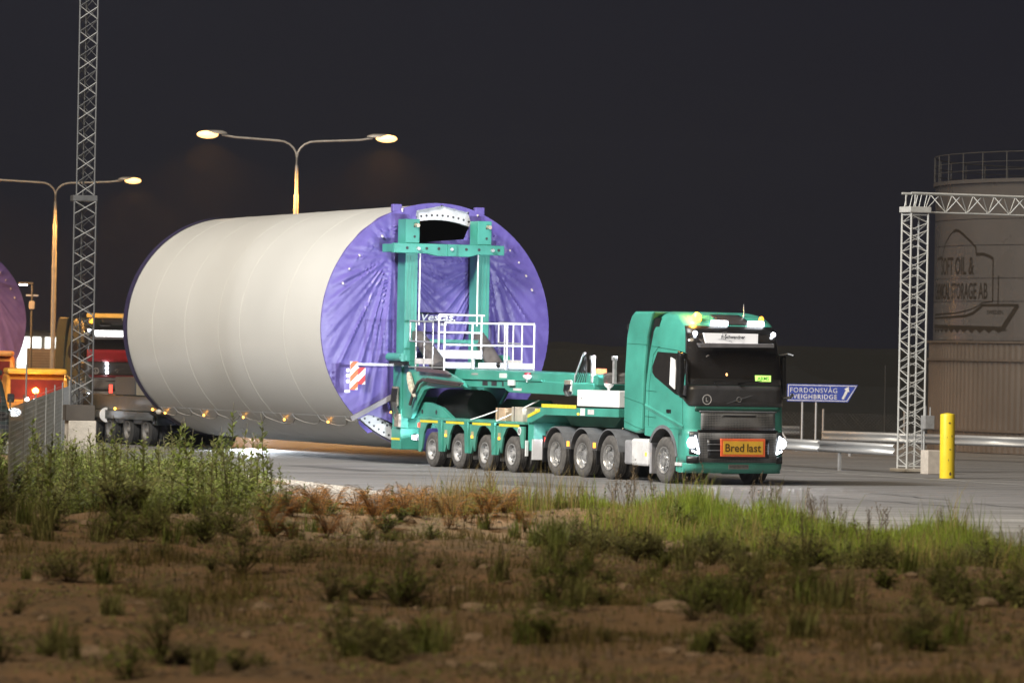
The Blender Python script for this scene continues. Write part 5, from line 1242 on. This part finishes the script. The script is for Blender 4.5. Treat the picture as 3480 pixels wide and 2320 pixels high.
for i in range(24000):
    x = r4.uniform(-11, -2.6); d = r4.uniform(2.5, 30); y = verge_y(x)-d
    if x/y > -.047-.012*mn.noise((x*.9, y*.5, 3))-.014*r4.random(): continue
    z = hgt(x, y)+abs(r4.gauss(0, .28)); a = r4.uniform(0, 6.28); leaf(mb, (x, y, z), (math.cos(a), math.sin(a), r4.uniform(-.3, .7)), (0, 0, 1), r4.uniform(.07, .17), r4.uniform(.03, .07))
tag(part('undergrowth_leaves', mb, leafg, smooth='raw'), 'dense leafy undergrowth among the tall weeds at the left', 'undergrowth', kind='stuff')
mb = MB()
for i in range(42000):
    y = 44+40*r4.random()**1.1; x = r4.uniform(-.107, .107)*y
    if mn.noise((x*.5, y*.32, 14))+.5*mn.noise((x*1.3, y*.9, 2)) + (.3 if x/y > .004 and y > 57 else 0) < .05+.28*r4.random() or y > verge_y(x)-1: continue
    a = r4.uniform(0, 6.28); leaf(mb, (x, y, hgt(x, y)+abs(r4.gauss(0, .07))), (math.cos(a), math.sin(a), r4.uniform(0, 1)), (0, 0, 1), r4.uniform(.04, .09), r4.uniform(.015, .035))
tag(part('ground_cover', mb, leafd, smooth='raw'), 'low green ground cover patches on the bare soil', 'ground cover', kind='stuff')
# gravel and stones
stonem = mat('field stone', (.25, .18, .12), .9, var=.3, scale=5, bump=.5, bscale=14, island=.0)
def stone_mesh(seed):
    bm = bmesh.new(); bmesh.ops.create_icosphere(bm, subdivisions=2, radius=1)
    for v in bm.verts: v.co *= 1+.32*mn.noise(v.co*1.3+Vector((seed, 0, 0)))+.1*mn.noise(v.co*4+Vector((0, seed, 0)))
    me = bpy.data.meshes.new('stone'); bm.to_mesh(me); bm.free(); me.materials.append(stonem); return me
SM = [stone_mesh(i*3.7) for i in range(6)]
for i in range(120):
    y = 46+38*r4.random()**1.1; x = r4.uniform(-.104, .05 if r4.random() < .7 else .1)*y
    o = link('stone', SM[i % 6], None, None); s = r4.uniform(.04, .13)*(1.35 if i % 9 == 0 else .8)
    o.location = (x, y, hgt(x, y)+s*.12); o.scale = (s*r4.uniform(1, 1.7), s, s*r4.uniform(.45, .75)); o.rotation_euler = (0, 0, r4.uniform(0, 6))
    tag(o, 'brown stone '+nearword(y)+', '+zone(x, y), 'stone', 'stones on the bare soil')
mb = MB()
for i in range(5200):
    k = r4.random(); a = r4.randrange(len(VERGE)-8); 
    x = r4.uniform(-8, 1.2); d = abs(r4.gauss(0, 1.6))+.1; y = verge_y(x)-d; s = r4.uniform(.012, .035); z = max(hgt(x, y), .008)
    mb.add([(x-s, y, z), (x, y-s, z+s*.2), (x+s*1.1, y, z), (x, y+s, z), (x+s*.1, y, z+s*.8)], [(0, 1, 4), (1, 2, 4), (2, 3, 4), (3, 0, 4)])
tag(part('gravel', mb, mat('gravel stones', (.42, .38, .33), .9, island=.4), smooth='raw'), 'loose pale gravel along the asphalt edge', 'gravel', kind='stuff')

mb = MB()
for i in range(9000):
    y = 44+40*r4.random()**1.2; x = r4.uniform(-.107, .107)*y; s = r4.uniform(.015, .05); z = hgt(x, y)
    mb.add([(x-s, y, z), (x, y-s, z+s*.2), (x+s*1.3, y, z), (x, y+s, z), (x+s*.1, y, z+s*.7)], [(0, 1, 4), (1, 2, 4), (2, 3, 4), (3, 0, 4)])
tag(part('soil_clods', mb, mat('soil clods', (.19, .13, .08), .95, c2=(.09, .065, .04), island=.5), smooth='raw'), 'loose clods and small stones of the bare earth', 'clods', kind='stuff')

# thin haze added over the whole yard to give lamps halos
hz = MB().box(-640, 640, -640, 640, -1.2, 30); hzm = bpy.data.materials.new('night haze'); hzm.use_nodes = True
hn = hzm.node_tree; hn.nodes.remove(hn.nodes['Principled BSDF']); pv = hn.nodes.new('ShaderNodeVolumePrincipled')
pv.inputs['Density'].default_value = .0004; pv.inputs['Anisotropy'].default_value = .75; pv.inputs['Color'].default_value = (.82, .88, 1, 1)
hn.links.new(pv.outputs[0], hn.nodes['Material Output'].inputs['Volume'])
tag(part('haze', hz, hzm), 'thin haze added over the yard for lamp halos', 'haze', kind='stuff')
